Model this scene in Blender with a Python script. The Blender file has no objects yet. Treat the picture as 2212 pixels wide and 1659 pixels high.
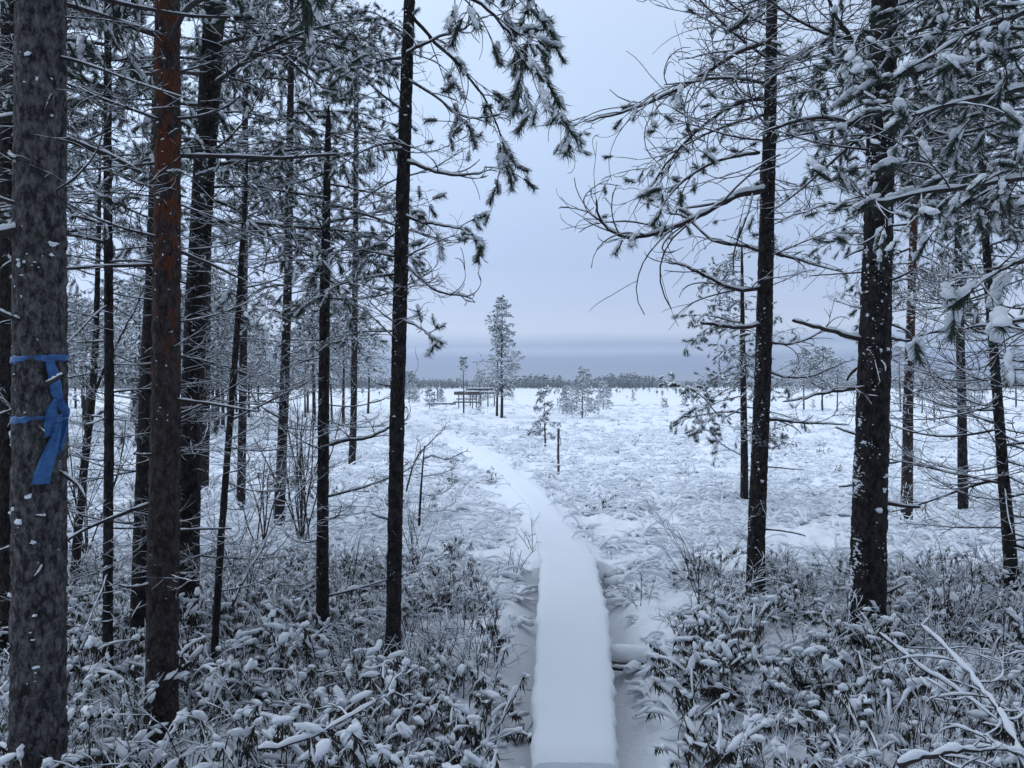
import bpy, math, random
import numpy as np
from mathutils import Vector, Matrix, Quaternion, Euler

sc = bpy.context.scene
col = sc.collection
RNG = random.Random(11)
R = math.radians

# ------------------------------------------------------------------ camera
F, CX, CY, H = 1661.0, 1106.0, 833.0, 1.75      # reference frame 2212 x 1659, eye height in metres
cam_d = bpy.data.cameras.new('camera'); cam = bpy.data.objects.new('camera', cam_d); col.objects.link(cam)
cam_d.sensor_width = 36.0; cam_d.lens = 36.0 * F / 2212.0
cam_d.clip_start = 0.05; cam_d.clip_end = 20000
cam.location = (0, 0, H); cam.rotation_euler = (R(90) + math.atan(3.5 / F), 0, 0)
sc.camera = cam

def P(px, py, d):                                # a point seen at (px, py) that stands d metres ahead
    return Vector(((px - CX) / F * d, d, H - (py - CY) / F * d))

# ------------------------------------------------------------------ view
sc.view_settings.view_transform = 'Standard'; sc.view_settings.look = 'None'
sc.view_settings.exposure = 0.0; sc.view_settings.gamma = 1.0
sc.view_settings.use_curve_mapping = False
sc.cycles.max_bounces = 5; sc.cycles.diffuse_bounces = 3; sc.cycles.glossy_bounces = 1; sc.cycles.transmission_bounces = 2

def lin(r, g, b):
    f = lambda c: (c / 255 / 12.92) if c / 255 <= .04045 else ((c / 255 + .055) / 1.055) ** 2.4
    return (f(r), f(g), f(b), 1.0)

# ------------------------------------------------------------------ sky: a closed winter cloud deck under a low sun
SUN_EL, SUN_AZ = R(38), R(-70)                   # azimuth from +Y, to the left
w = bpy.data.worlds.new('World'); sc.world = w; w.use_nodes = True
nt = w.node_tree; nt.nodes.clear(); N = nt.nodes.new; L = nt.links.new
out = N('ShaderNodeOutputWorld'); bg = N('ShaderNodeBackground'); L(bg.outputs[0], out.inputs[0])
tc = N('ShaderNodeTexCoord'); sep = N('ShaderNodeSeparateXYZ'); L(tc.outputs['Generated'], sep.inputs[0])
mp = N('ShaderNodeMapping'); mp.inputs['Scale'].default_value = (2.2, 2.2, 26); L(tc.outputs['Generated'], mp.inputs[0])
nz = N('ShaderNodeTexNoise'); nz.inputs['Scale'].default_value = 1.0; nz.inputs['Detail'].default_value = 4; nz.inputs['Roughness'].default_value = .5
L(mp.outputs[0], nz.inputs[0])
def math_n(op, a, b):
    n = N('ShaderNodeMath'); n.operation = op
    for i, v in enumerate((a, b)):
        if isinstance(v, (int, float)): n.inputs[i].default_value = v
        else: L(v, n.inputs[i])
    return n.outputs[0]
wob = math_n('MULTIPLY', math_n('SUBTRACT', nz.outputs[0], .5), .055)
zz = math_n('MULTIPLY', sep.outputs['Z'], 1.0)
wob2 = math_n('MULTIPLY', wob, math_n('MINIMUM', math_n('MULTIPLY', math_n('ABSOLUTE', zz, 0), 12.0), 1.0))
elev = math_n('SQRT', math_n('MAXIMUM', math_n('ADD', zz, wob2), 0.0), 0)
ramp = N('ShaderNodeValToRGB'); L(elev, ramp.inputs[0])
stops = [(0.0, (186, 194, 220)), (.008, (164, 181, 217)), (.022, (153, 172, 213)), (.036, (157, 177, 217)), (.046, (183, 203, 236)),
         (.054, (168, 188, 225)), (.075, (204, 221, 247)), (.105, (194, 212, 243)), (.15, (186, 206, 240)),
         (.22, (190, 211, 244)), (.34, (197, 219, 250)), (.5, (206, 225, 252)), (1.0, (228, 240, 255))]
cr = ramp.color_ramp
while len(cr.elements) < len(stops): cr.elements.new(.5)
for e, (p, c) in zip(cr.elements, stops):
    e.position = math.sqrt(p); e.color = lin(*c)
dot = N('ShaderNodeVectorMath'); dot.operation = 'DOT_PRODUCT'; L(tc.outputs['Generated'], dot.inputs[0])
dot.inputs[1].default_value = (math.sin(SUN_AZ) * .94, math.cos(SUN_AZ) * .94, .34)
side = math_n('MULTIPLY', math_n('POWER', math_n('MAXIMUM', dot.outputs['Value'], 0.0), 2.0), .65)
gain = math_n('ADD', math_n('ADD', side, 1.0), math_n('MULTIPLY', math_n('MAXIMUM', math_n('SUBTRACT', sep.outputs['Z'], .42), 0.0), .28))   # an overcast sky is brightest overhead
sky = N('ShaderNodeTexSky'); sky.sky_type = 'NISHITA'; sky.sun_disc = False
sky.sun_elevation = SUN_EL; sky.sun_rotation = SUN_AZ; sky.air_density = 1.0; sky.dust_density = 1.5
mul = N('ShaderNodeVectorMath'); mul.operation = 'SCALE'; L(ramp.outputs[0], mul.inputs[0]); L(gain, mul.inputs['Scale'])
sk = N('ShaderNodeVectorMath'); sk.operation = 'SCALE'; L(sky.outputs[0], sk.inputs[0]); sk.inputs['Scale'].default_value = .06
mx = N('ShaderNodeMix'); mx.data_type = 'RGBA'; mx.inputs[0].default_value = .96
L(sk.outputs[0], mx.inputs[6]); L(mul.outputs[0], mx.inputs[7])
L(mx.outputs[2], bg.inputs[0]); bg.inputs[1].default_value = 1.0

sd = bpy.data.lights.new('sun', 'SUN'); sd.energy = .7; sd.angle = R(40); sd.color = (.90, .95, 1.0)
so = bpy.data.objects.new('sun', sd); col.objects.link(so)
sv = Vector((math.sin(SUN_AZ) * math.cos(SUN_EL), math.cos(SUN_AZ) * math.cos(SUN_EL), math.sin(SUN_EL)))
so.rotation_euler = sv.to_track_quat('Z', 'Y').to_euler(); so.location = sv * 40

# ------------------------------------------------------------------ materials
def new_mat(name):
    m = bpy.data.materials.new(name); m.use_nodes = True
    return m, m.node_tree.nodes, m.node_tree.links, m.node_tree.nodes['Principled BSDF']

def mat_simple(name, c, rough=.8, spec=.3, var=None, scale=20., bump=0.0, bscale=60.):
    m, n, l, b = new_mat(name)
    b.inputs['Base Color'].default_value = (*c, 1); b.inputs['Roughness'].default_value = rough
    b.inputs['Specular IOR Level'].default_value = spec
    t = n.new('ShaderNodeTexCoord')
    if var:
        z = n.new('ShaderNodeTexNoise'); z.inputs['Scale'].default_value = scale; z.inputs['Detail'].default_value = 4
        l.new(t.outputs['Object'], z.inputs[0])
        r = n.new('ShaderNodeValToRGB'); r.color_ramp.elements[0].position = .35; r.color_ramp.elements[1].position = .65
        r.color_ramp.elements[0].color = (*c, 1); r.color_ramp.elements[1].color = (*var, 1)
        l.new(z.outputs[0], r.inputs[0]); l.new(r.outputs[0], b.inputs['Base Color'])
    if bump:
        z2 = n.new('ShaderNodeTexNoise'); z2.inputs['Scale'].default_value = bscale; z2.inputs['Detail'].default_value = 5
        l.new(t.outputs['Object'], z2.inputs[0])
        bp = n.new('ShaderNodeBump'); bp.inputs['Strength'].default_value = 1; bp.inputs['Distance'].default_value = bump
        l.new(z2.outputs[0], bp.inputs['Height']); l.new(bp.outputs[0], b.inputs['Normal'])
    return m

def mat_bark(name, base, dark, patch, patch_amt, lichen, lich_amt, zfade=None):
    m, n, l, b = new_mat(name)
    b.inputs['Roughness'].default_value = .9; b.inputs['Specular IOR Level'].default_value = .15
    t = n.new('ShaderNodeTexCoord'); mpn = n.new('ShaderNodeMapping'); mpn.inputs['Scale'].default_value = (1, 1, .55)
    l.new(t.outputs['Object'], mpn.inputs[0])
    def noise(sc_, src, det=5, rough=.6):
        z = n.new('ShaderNodeTexNoise'); z.inputs['Scale'].default_value = sc_; z.inputs['Detail'].default_value = det
        z.inputs['Roughness'].default_value = rough; l.new(src, z.inputs[0]); return z.outputs[0]
    def ramp_(v, a, bb):
        r = n.new('ShaderNodeMapRange'); r.inputs['From Min'].default_value = a; r.inputs['From Max'].default_value = bb
        l.new(v, r.inputs['Value']); return r.outputs[0]
    def mixc(f, c1, c2):
        q = n.new('ShaderNodeMix'); q.data_type = 'RGBA'; l.new(f, q.inputs[0])
        for i, c in ((6, c1), (7, c2)):
            if isinstance(c, tuple): q.inputs[i].default_value = (*c, 1)
            else: l.new(c, q.inputs[i])
        return q.outputs[2]
    c = mixc(ramp_(noise(34, mpn.outputs[0], 6, .75), .42, .6), dark, base)
    pn = noise(16, mpn.outputs[0], 6, .7)
    if zfade:
        s = n.new('ShaderNodeSeparateXYZ'); l.new(t.outputs['Object'], s.inputs[0])
        zr = n.new('ShaderNodeMapRange'); zr.inputs['From Min'].default_value = zfade[0]; zr.inputs['From Max'].default_value = zfade[1]
        zr.inputs['To Min'].default_value = -.16; zr.inputs['To Max'].default_value = .06
        l.new(s.outputs['Z'], zr.inputs['Value'])
        a = n.new('ShaderNodeMath'); l.new(pn, a.inputs[0]); l.new(zr.outputs[0], a.inputs[1]); pn = a.outputs[0]
    c = mixc(ramp_(pn, patch_amt, patch_amt + .05), c, patch)
    c = mixc(ramp_(noise(11, t.outputs['Object'], 10, .85), lich_amt, lich_amt + .05), c, lichen)
    c = mixc(ramp_(noise(14, t.outputs['Object'], 10, .8), .66, .69), c, (.20, .225, .20))     # pale crusts of lichen
    l.new(c, b.inputs['Base Color'])
    v = n.new('ShaderNodeTexVoronoi'); v.inputs['Scale'].default_value = 45; v.feature = 'DISTANCE_TO_EDGE'
    l.new(mpn.outputs[0], v.inputs[0])
    bp = n.new('ShaderNodeBump'); bp.inputs['Strength'].default_value = .8; bp.inputs['Distance'].default_value = .010
    ad = n.new('ShaderNodeMath'); l.new(ramp_(v.outputs['Distance'], 0, .2), ad.inputs[0]); l.new(noise(70, mpn.outputs[0]), ad.inputs[1])
    l.new(ad.outputs[0], bp.inputs['Height']); l.new(bp.outputs[0], b.inputs['Normal'])
    return m

M = {}
M['snow'] = mat_simple('fresh_snow', (.83, .87, .925), .75, .25, bump=.004, bscale=90)
M['ground'] = mat_simple('snow_ground', (.83, .87, .925), .8, .2, bump=.006, bscale=35)
M['bark'] = mat_bark('dark_pine_bark', (.052, .047, .047), (.013, .012, .013), (.062, .046, .042), .6, (.085, .095, .083), .62)
M['bark_grey'] = mat_bark('grey_pine_bark', (.15, .142, .15), (.024, .022, .024), (.09, .04, .03), .66, (.035, .045, .038), .54)
M['bark_red'] = mat_bark('flaking_red_bark', (.075, .062, .062), (.026, .020, .020), (.115, .040, .022), .53, (.07, .075, .07), .66, (1.2, 2.6))
M['twig'] = mat_simple('twig_bark', (.028, .024, .026), .85, .2, (.05, .042, .04), 25)
M['needle'] = mat_simple('pine_needles', (.030, .045, .034), .6, .3, (.055, .075, .055), 12)
M['leaf'] = mat_simple('labrador_tea_leaf', (.030, .030, .024), .7, .25, (.06, .05, .035), 12)
M['straw'] = mat_simple('dry_sedge', (.42, .37, .31), .85, .2, (.26, .22, .18), 9)
M['wood'] = mat_simple('weathered_wood', (.13, .12, .12), .9, .2, (.07, .06, .06), 14, .004, 40)
M['far_needle'] = mat_simple('far_spruce', (.055, .07, .072), .8, .1, (.10, .12, .13), .3)
M['hill'] = mat_simple('far_hill', (.05, .065, .07), .9, .1, (.10, .115, .12), .02)

# ------------------------------------------------------------------ numpy noise
def _hash(ix, iy, s):
    h = (ix.astype(np.int64) * 374761393 + iy.astype(np.int64) * 668265263 + s * 982451653) & 0xFFFFFFFF
    h = ((h ^ (h >> 13)) * 1274126177) & 0xFFFFFFFF
    return ((h ^ (h >> 16)) & 0xFFFF) / 65535.0
def vn(x, y, s=0):
    ix, iy = np.floor(x), np.floor(y); fx, fy = x - ix, y - iy
    fx = fx * fx * fx * (fx * (fx * 6 - 15) + 10); fy = fy * fy * fy * (fy * (fy * 6 - 15) + 10)
    a, b, c, d = _hash(ix, iy, s), _hash(ix + 1, iy, s), _hash(ix, iy + 1, s), _hash(ix + 1, iy + 1, s)
    return (a * (1 - fx) + b * fx) * (1 - fy) + (c * (1 - fx) + d * fx) * fy
def fbm(x, y, o=4, s=0):
    r = 0; a = .5; t = 0
    for i in range(o):
        r = r + a * vn(x, y, s + i * 17); t += a; a *= .5; x = x * 2.03 + 5.1; y = y * 2.03 + 3.7
    return r / t

# ------------------------------------------------------------------ mesh helpers
class Geo:
    """collects tubes, blobs and loose faces; tubes of one size are built in one batch"""
    def __init__(s): s.v = []; s.f = []; s.n = 0; s.pend = {}
    def add(s, v, f):
        v = np.asarray(v, float).reshape(-1, 3); f = np.asarray(f, int)
        s.v.append(v); s.f.append(f + s.n); s.n += len(v)
    def tube(s, pts, rad, k=5):
        s.pend.setdefault((len(pts), k), []).append((pts, rad))
    def flush(s):
        for (m, k), lst in s.pend.items():
            Pt = np.array([[tuple(p) for p in a[0]] for a in lst], float); Rd = np.array([a[1] for a in lst], float)
            B = len(lst)
            T = np.gradient(Pt, axis=1); T /= np.linalg.norm(T, axis=2, keepdims=True) + 1e-9
            ref = np.where(np.abs(T[:, 0, 2:3]) > .9, np.array([[1., 0, 0]]), np.array([[0, 0, 1.]]))
            u = np.cross(T[:, 0], ref); U = np.zeros_like(Pt)
            for i in range(m):
                u = u - T[:, i] * np.sum(u * T[:, i], 1, keepdims=True); u /= np.linalg.norm(u, axis=1, keepdims=True) + 1e-9; U[:, i] = u
            V = np.cross(T, U)
            an = np.arange(k) * 2 * math.pi / k + .3
            ring = Pt[:, :, None] + Rd[:, :, None, None] * (np.cos(an)[None, None, :, None] * U[:, :, None] + np.sin(an)[None, None, :, None] * V[:, :, None])
            i, j = np.meshgrid(np.arange(m - 1), np.arange(k), indexing='ij')
            q = np.stack([i * k + j, i * k + (j + 1) % k, (i + 1) * k + (j + 1) % k, (i + 1) * k + j], -1).reshape(-1, 4)
            s.add(ring, (q[None] + (np.arange(B) * m * k)[:, None, None]).reshape(-1, 4))
        s.pend = {}
    def arrays(s):
        s.flush()
        if not s.v: return np.zeros((0, 3)), []
        return np.concatenate(s.v), s.f
    def tri_count(s): s.flush(); return sum(len(f) * (f.shape[1] - 2) for f in s.f)

def build(name, parts, smooth=True):
    """parts: [(Geo, material)] -> one mesh datablock"""
    me = bpy.data.meshes.new(name); V = []; loops = []; starts = []; tot = []; mi = []; off = 0; nl = 0
    for i, (g, mt) in enumerate(parts):
        me.materials.append(mt); v, fs = g.arrays(); V.append(v)
        for f in fs:
            if not len(f): continue
            loops.append((f + off).ravel()); k = f.shape[1]
            starts.append(nl + np.arange(len(f)) * k); nl += f.size; tot.append(np.full(len(f), k)); mi.append(np.full(len(f), i))
        off += len(v)
    V = np.concatenate(V); me.vertices.add(len(V)); me.vertices.foreach_set('co', V.ravel())
    if loops:
        loops = np.concatenate(loops); starts = np.concatenate(starts); mi = np.concatenate(mi)
        me.loops.add(len(loops)); me.loops.foreach_set('vertex_index', loops)
        me.polygons.add(len(starts)); me.polygons.foreach_set('loop_start', starts)
        me.polygons.foreach_set('material_index', mi)
        me.polygons.foreach_set('use_smooth', np.full(len(starts), smooth))
    me.update(calc_edges=True)
    return me

def link(name, me, parent=None, loc=(0, 0, 0), rotz=0., scale=1., **props):
    o = bpy.data.objects.new(name, me); col.objects.link(o); o.parent = parent
    o.location = loc; o.rotation_euler = (0, 0, rotz); o.scale = (scale,) * 3 if not isinstance(scale, tuple) else scale
    for k, v in props.items():
        if v is not None: o[k] = v
    return o

def uvs(nu, nv):
    th = np.arange(1, nv) * math.pi / nv; ph = np.arange(nu) * 2 * math.pi / nu
    v = [(0, 0, 1)] + [(math.sin(t) * math.cos(p), math.sin(t) * math.sin(p), math.cos(t)) for t in th for p in ph] + [(0, 0, -1)]
    t = [];
    for j in range(nu):
        t.append((0, 1 + j, 1 + (j + 1) % nu))
        for i in range(nv - 2):
            a = 1 + i * nu; b = a + nu; k = (j + 1) % nu
            t.append((a + j, b + j, b + k)); t.append((a + j, b + k, a + k))
        a = 1 + (nv - 2) * nu; t.append((a + j, len(v) - 1, a + (j + 1) % nu))
    return np.array(v, float), np.array(t, int)
SPH = {'hi': uvs(8, 6), 'mid': uvs(6, 5), 'lo': uvs(4, 3)}

def blobs(g, C, A, Bv, Cv, lod='mid', rough=.18, seed=1):
    """ellipsoids: centre C, half-axis vectors A, Bv, Cv (n,3 each), with lumpy radii"""
    if not len(C): return
    sv_, st = SPH[lod]; C, A, Bv, Cv = (np.asarray(q, float) for q in (C, A, Bv, Cv)); n = len(C)
    rs = np.random.RandomState(seed); rr = 1 + rough * (rs.rand(n, len(sv_)) - .5) * 2
    V = C[:, None] + rr[..., None] * (sv_[None, :, 0:1] * A[:, None] + sv_[None, :, 1:2] * Bv[:, None] + sv_[None, :, 2:3] * Cv[:, None])
    g.add(V, (st[None] + (np.arange(n) * len(sv_))[:, None, None]).reshape(-1, 3))

def walk(rng, p, d, length, n, axis=None, ang=0., grav=0., jit=.05):
    """a twig as a polyline: turns by ang about axis on its way, sinks by grav, wobbles by jit"""
    p = Vector(p); d = Vector(d).normalized(); pts = [p.copy()]; st = length / n
    for i in range(n):
        if axis is not None and ang: d.rotate(Quaternion(axis, ang / n * (.35 + 1.3 * i / max(1, n - 1))))
        d.z += grav / n
        d += Vector((rng.gauss(0, jit), rng.gauss(0, jit), rng.gauss(0, jit)))
        d.normalize(); p = p + d * st; pts.append(p.copy())
    return pts

def snow_on(g, rng, pts, rad, k=4, amt=1.0, base=.0014, fac=.62, gaps=.2):
    """a ridge of snow lying along the upper side of a twig"""
    n = len(pts); P_ = []; R_ = []
    for i, p in enumerate(pts):
        a = pts[max(i - 1, 0)]; b = pts[min(i + 1, n - 1)]; t = (b - a).normalized()
        hz = max(0., min(1., math.sqrt(max(0., 1 - t.z * t.z)) * 1.35 - .25))
        sr = (base + fac * rad[i]) * amt * hz * rng.uniform(.6, 1.25)
        if rng.random() < gaps: sr *= .3
        if i == 0 or i == n - 1: sr *= .4
        P_.append(p + Vector((0, 0, rad[i] * .6 + sr * .72))); R_.append(max(sr, .0002))
    g.tube(P_, R_, k)

def tufts(gn, gs, T, rs, K=34, lod='mid', snow=1.0, lobes=2, width=.0042):
    """shoots of pine needles with snow lying on them; T rows: pos(3) axis(3) size"""
    if not len(T): return
    T = np.asarray(T, float); n = len(T); p, a, s = T[:, :3], T[:, 3:6], T[:, 6:7]
    a = a / np.linalg.norm(a, axis=1, keepdims=True)
    ref = np.where(np.abs(a[:, 2:3]) > .92, np.array([[1., 0, 0]]), np.array([[0, 0, 1.]]))
    u = np.cross(a, ref); u /= np.linalg.norm(u, axis=1, keepdims=True); v = np.cross(u, a)
    th = rs.rand(n, K) * 2 * math.pi; ph = .45 + rs.rand(n, K) * .8; ts = rs.rand(n, K) ** .8
    d = a[:, None] * np.cos(ph)[..., None] + (u[:, None] * np.cos(th)[..., None] + v[:, None] * np.sin(th)[..., None]) * np.sin(ph)[..., None]
    d[..., 2] -= .16; d /= np.linalg.norm(d, axis=2, keepdims=True)
    b = p[:, None] + a[:, None] * (ts * .8 - .1)[..., None] * s[:, None]
    ln = s[:, None] * (.36 + .20 * rs.rand(n, K))[..., None]
    sd_ = np.cross(d, rs.rand(n, K, 3) - .5); sd_ /= np.linalg.norm(sd_, axis=2, keepdims=True) + 1e-9
    w_ = width * (s / .11)[:, None]
    V = np.stack([b - sd_ * w_ * .5, b + sd_ * w_ * .5, b + d * ln], 2)
    gn.add(V, np.arange(n * K * 3).reshape(-1, 3))
    up = np.array([[0, 0, 1.]])
    blobs(gn, p + a * s * .35 - up * s * .03, a * s * .42, u * s * .06, v * s * .055, 'lo', .3, rs.randint(9999))
    lat = np.cross(a, np.repeat(up, n, 0)); ll = np.linalg.norm(lat, axis=1, keepdims=True)
    lat = np.where(ll > .15, lat / np.maximum(ll, 1e-6), u)
    C, A, Bb, Cc = [], [], [], []
    for i in range(lobes):
        f = (i + .5) / lobes; k = snow * (.75 + .5 * rs.rand(n, 1))
        C.append(p + a * s * (f * .92 - .02) + up * s * (.17 * k) + lat * s * .22 * (rs.rand(n, 1) - .5))
        A.append(a * s * (.62 / lobes + .05) * k ** .5); Bb.append(lat * s * (.20 if lobes > 1 else .24) * k); n3 = np.cross(lat, a); Cc.append(n3 * s * (.085 if lobes > 1 else .13) * k)
    blobs(gs, np.concatenate(C), np.concatenate(A), np.concatenate(Bb), np.concatenate(Cc), lod, .32, rs.randint(9999))

KINDS = dict(   # side shoots, their length range (of branch), tuft chance, curl, sink, twigs on each
    live=dict(n=12, sl=(.20, .50), tuft=.85, curl=1.7, grav=-.55, sub=2.0, start=.15),
    hang=dict(n=14, sl=(.20, .46), tuft=.9, curl=1.3, grav=-1.5, sub=1.8, start=.12),
    mixed=dict(n=15, sl=(.24, .62), tuft=.28, curl=2.5, grav=-.3, sub=2.4, start=.08),
    dead=dict(n=12, sl=(.18, .62), tuft=0., curl=2.4, grav=.15, sub=1.9, start=.08),
    curl=dict(n=10, sl=(.20, .6), tuft=0., curl=2.8, grav=.5, sub=1.3, start=.08),
    knob=dict(n=0, sl=(.2, .4), tuft=0., curl=.8, grav=0., sub=0., start=.5),
    stub=dict(n=2, sl=(.1, .25), tuft=0., curl=.8, grav=0., sub=.2, start=.4))

def grow(seed, main, r0, kind, lod=0, snow=1.0, tsize=.115, dens=1.0, Lm=None):
    """a branch along the polyline main: bark, needles and snow geometry"""
    rng = random.Random(seed); rs = np.random.RandomState(seed); K = KINDS[kind]
    gb, gn, gs = Geo(), Geo(), Geo(); n = len(main) - 1
    Ln = Lm or sum((main[i + 1] - main[i]).length for i in range(n))
    end = .55 if kind in ('stub', 'knob') else .28
    rad = [r0 * (1 - (1 - end) * i / n) for i in range(n + 1)]
    if kind not in ('stub', 'knob'): rad[-1] *= .5
    hi = lod == 0
    gb.tube(main, rad, 6 if hi else 3)
    if kind == 'stub': gb.tube([main[-1], main[-1] + (main[-1] - main[-2]) * .04], [rad[-1], .0005], 6)
    snow_on(gs, rng, main, rad, 6 if hi else 3, snow, .003, .62, .08)
    tl = []
    def maybe_tuft(pts, prob, ts):
        if rng.random() < prob:
            ax = (pts[-1] - pts[-2]).normalized(); ax.z -= .15
            tl.append((*(pts[-1] - ax * ts * .25), *ax, ts))
    for i in range(max(1, round(K['n'] * dens)) if K['n'] else 0):
        t = K['start'] + (1 - K['start']) * ((i + rng.random()) / max(1, round(K['n'] * dens)))
        f = t * n; j = min(int(f), n - 1); p = main[j].lerp(main[j + 1], f - j); d = (main[j + 1] - main[j]).normalized()
        up = Vector((0, 0, 1)); s = d.cross(up)
        if s.length < .1: s = Vector((1, 0, 0))
        s.normalize(); s *= (1 if i % 2 else -1)
        a = rng.uniform(.45, 1.15); e = rng.gauss(.08, .35)
        dd = d * math.cos(a) + s * math.sin(a) * math.cos(e) + up * math.sin(e) * .7
        ln = Ln * rng.uniform(*K['sl']) * (1.15 - .55 * t)
        ax = (up * (1 if i % 2 else -1) + s * rng.gauss(.3, .9)).normalized() if rng.random() < .6 else (s * rng.choice((-1, 1)) + up * rng.gauss(0, .4)).normalized()
        ns = 9 if hi else 3
        pts = walk(rng, p, dd, ln, ns, ax, rng.choice((-1, 1)) * K['curl'] * rng.uniform(.25, 1.15), K['grav'] * rng.uniform(.4, 1.3), .045)
        r1 = max(.003, rad[j] * .45); rr = [r1 * (1 - .5 * q / ns) for q in range(ns + 1)]
        gb.tube(pts, rr, 4 if hi else 3); snow_on(gs, rng, pts, rr, 4 if hi else 3, snow)
        tz = tsize * rng.uniform(.7, 1.35)
        maybe_tuft(pts, K['tuft'], tz)
        if K['tuft'] > .6 and rng.random() < .3: maybe_tuft(pts[:-2] if hi else pts[:-1], .9, tz * .85)
        ks = int(K['sub'] + rng.random()) if hi else int(K['sub'] * .5 + rng.random())
        for k in range(ks):
            f2 = rng.uniform(.25, .95) * ns; j2 = min(int(f2), ns - 1); p2 = pts[j2].lerp(pts[j2 + 1], f2 - j2)
            d2 = (pts[j2 + 1] - pts[j2]).normalized()
            d2 = (d2 * .75 + Vector((rng.gauss(0, .5), rng.gauss(0, .5), rng.gauss(0, .45)))).normalized()
            n2 = 6 if hi else 2
            q2 = walk(rng, p2, d2, ln * rng.uniform(.3, .65), n2, Vector((rng.gauss(0, 1), rng.gauss(0, 1), rng.gauss(0, 1))).normalized(), rng.choice((-1, 1)) * K['curl'] * rng.uniform(.2, 1.0), K['grav'] * .7, .06)
            r2 = [.0026 * (1 - .3 * q / n2) for q in range(n2 + 1)]
            gb.tube(q2, r2, 3); snow_on(gs, rng, q2, r2, 3, snow)
            maybe_tuft(q2, K['tuft'] * .85, tz * rng.uniform(.65, .95))
    if K['tuft'] > .3: maybe_tuft(main, .95, tsize * 1.25)
    tufts(gn, gs, tl, rs, 100 if hi else 16, 'mid' if hi else 'lo', snow * .85, 3 if hi else 1, .0036 if hi else .012)
    return gb, gn, gs

def main_axis(rng, kind, length=1.0):
    n = 14
    if kind == 'live': e, ang, gv = rng.uniform(.0, .4), rng.gauss(0, .3), rng.uniform(-.9, -.4)
    elif kind == 'hang': e, ang, gv = rng.uniform(-.2, .25), rng.gauss(0, .3), rng.uniform(-1.6, -1.0)
    elif kind == 'mixed': e, ang, gv = rng.uniform(-.15, .35), rng.gauss(0, .5), rng.uniform(-.5, .2)
    elif kind == 'dead': e, ang, gv = rng.uniform(-.3, .25), rng.gauss(0, .5), rng.uniform(-.4, .6)
    elif kind == 'curl': e, ang, gv = rng.uniform(-.45, -.05), rng.gauss(0, .5), rng.uniform(.5, 1.4)
    else: e, ang, gv = rng.uniform(-.25, .25), rng.gauss(0, .5), rng.uniform(-.5, .3)
    return walk(rng, (0, 0, 0), (math.cos(e), 0, math.sin(e)), length, n, Vector((0, 0, 1)), ang, gv, .035)

LIB = {}
def make_lib():
    for kind, cnt in (('live', 12), ('hang', 7), ('mixed', 9), ('dead', 11), ('curl', 8), ('stub', 5), ('knob', 6)):
        LIB[kind] = []
        for i in range(cnt):
            rng = random.Random(hash((len(kind) * 31 + ord(kind[0]), i)) & 0xffff)
            ma = main_axis(rng, kind)
            r0 = {'live': .0115, 'hang': .011, 'mixed': .011, 'dead': .009, 'curl': .0065, 'stub': .017, 'knob': .05}[kind] * rng.uniform(.8, 1.25)
            gb, gn, gs = grow(rng.randint(0, 99999), ma, r0, kind, snow=1.2 if kind == 'knob' else .82, tsize=.12)
            LIB[kind].append((build('branch', [(gb, M['twig'])]), build('needles', [(gn, M['needle'])]) if gn.n else None, build('snow', [(gs, M['snow'])])))
make_lib()

def put_branch(root, item, loc, rotz, scale, rolly=0.):
    b = bpy.data.objects.new('branch', item[0]); col.objects.link(b); b.parent = root; b.location = loc
    b.rotation_euler = (0, rolly, rotz); b.scale = (scale,) * 3
    if item[1]:
        o = bpy.data.objects.new('needles', item[1]); col.objects.link(o); o.parent = b; o['kind'] = 'stuff'
    o = bpy.data.objects.new('snow', item[2]); col.objects.link(o); o.parent = b; o['kind'] = 'stuff'
    return b

def own_branch(root, seed, pts, r0, kind, **kw):
    """a branch of its own along world points; root at world location root.location"""
    o = Vector(root.location); main = [Vector(p) - o for p in pts]
    # smooth the hand-set points
    rng = random.Random(seed); fine = []
    for i in range(len(main) - 1):
        p0, p1, p2, p3 = main[max(i - 1, 0)], main[i], main[i + 1], main[min(i + 2, len(main) - 1)]
        for k in range(5):
            t = k / 5
            q = .5 * ((2 * p1) + (p2 - p0) * t + (2 * p0 - 5 * p1 + 4 * p2 - p3) * t * t + (3 * p1 - p0 - 3 * p2 + p3) * t ** 3)
            fine.append(q + Vector((rng.gauss(0, .003), rng.gauss(0, .003), rng.gauss(0, .003))))
    fine.append(main[-1])
    gb, gn, gs = grow(seed, fine, r0, kind, **kw)
    b = link('branch', build('branch', [(gb, M['twig'])]), root)
    if gn.n: link('needles', build('needles', [(gn, M['needle'])]), b, kind='stuff')
    link('snow', build('snow', [(gs, M['snow'])]), b, kind='stuff')
    return b

# ------------------------------------------------------------------ the lie of the land
# duckboard edges as surveyed: (row, left, right, height of the snow on it)
EDGE = [(1690, 1152, 1338, .11), (1632, 1153, 1332, .12), (1500, 1152, 1325, .17), (1400, 1158, 1318, .21), (1300, 1163, 1308, .24), (1190, 1171, 1283, .26)]
EDGE2 = [(1215, 1168, 1284, .19), (1178, 1163, 1272, .20), (1140, 1156, 1237, .19), (1115, 1152, 1216, .17), (1090, 1144, 1198, .15), (1065, 1122, 1176, .14), (1040, 1098, 1152, .13),
         (1016, 1074, 1116, .12), (991, 1042, 1080, .11), (966, 1001, 1032, .10), (941, 960, 985, .09), (916, 924, 943, .08), (899, 887, 904, .07),
         (889, 893, 908, .06), (882, 925, 942, .06), (876, 955, 970, .06)]
def survey(ed):
    o = []
    for py, l, r, z in ed:
        d = (H - z) / (py - CY) * F
        o.append(((l - CX) / F * d, (r - CX) / F * d, d, z))
    return np.array(o)
S1, S2 = survey(EDGE), survey(EDGE2)
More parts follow.
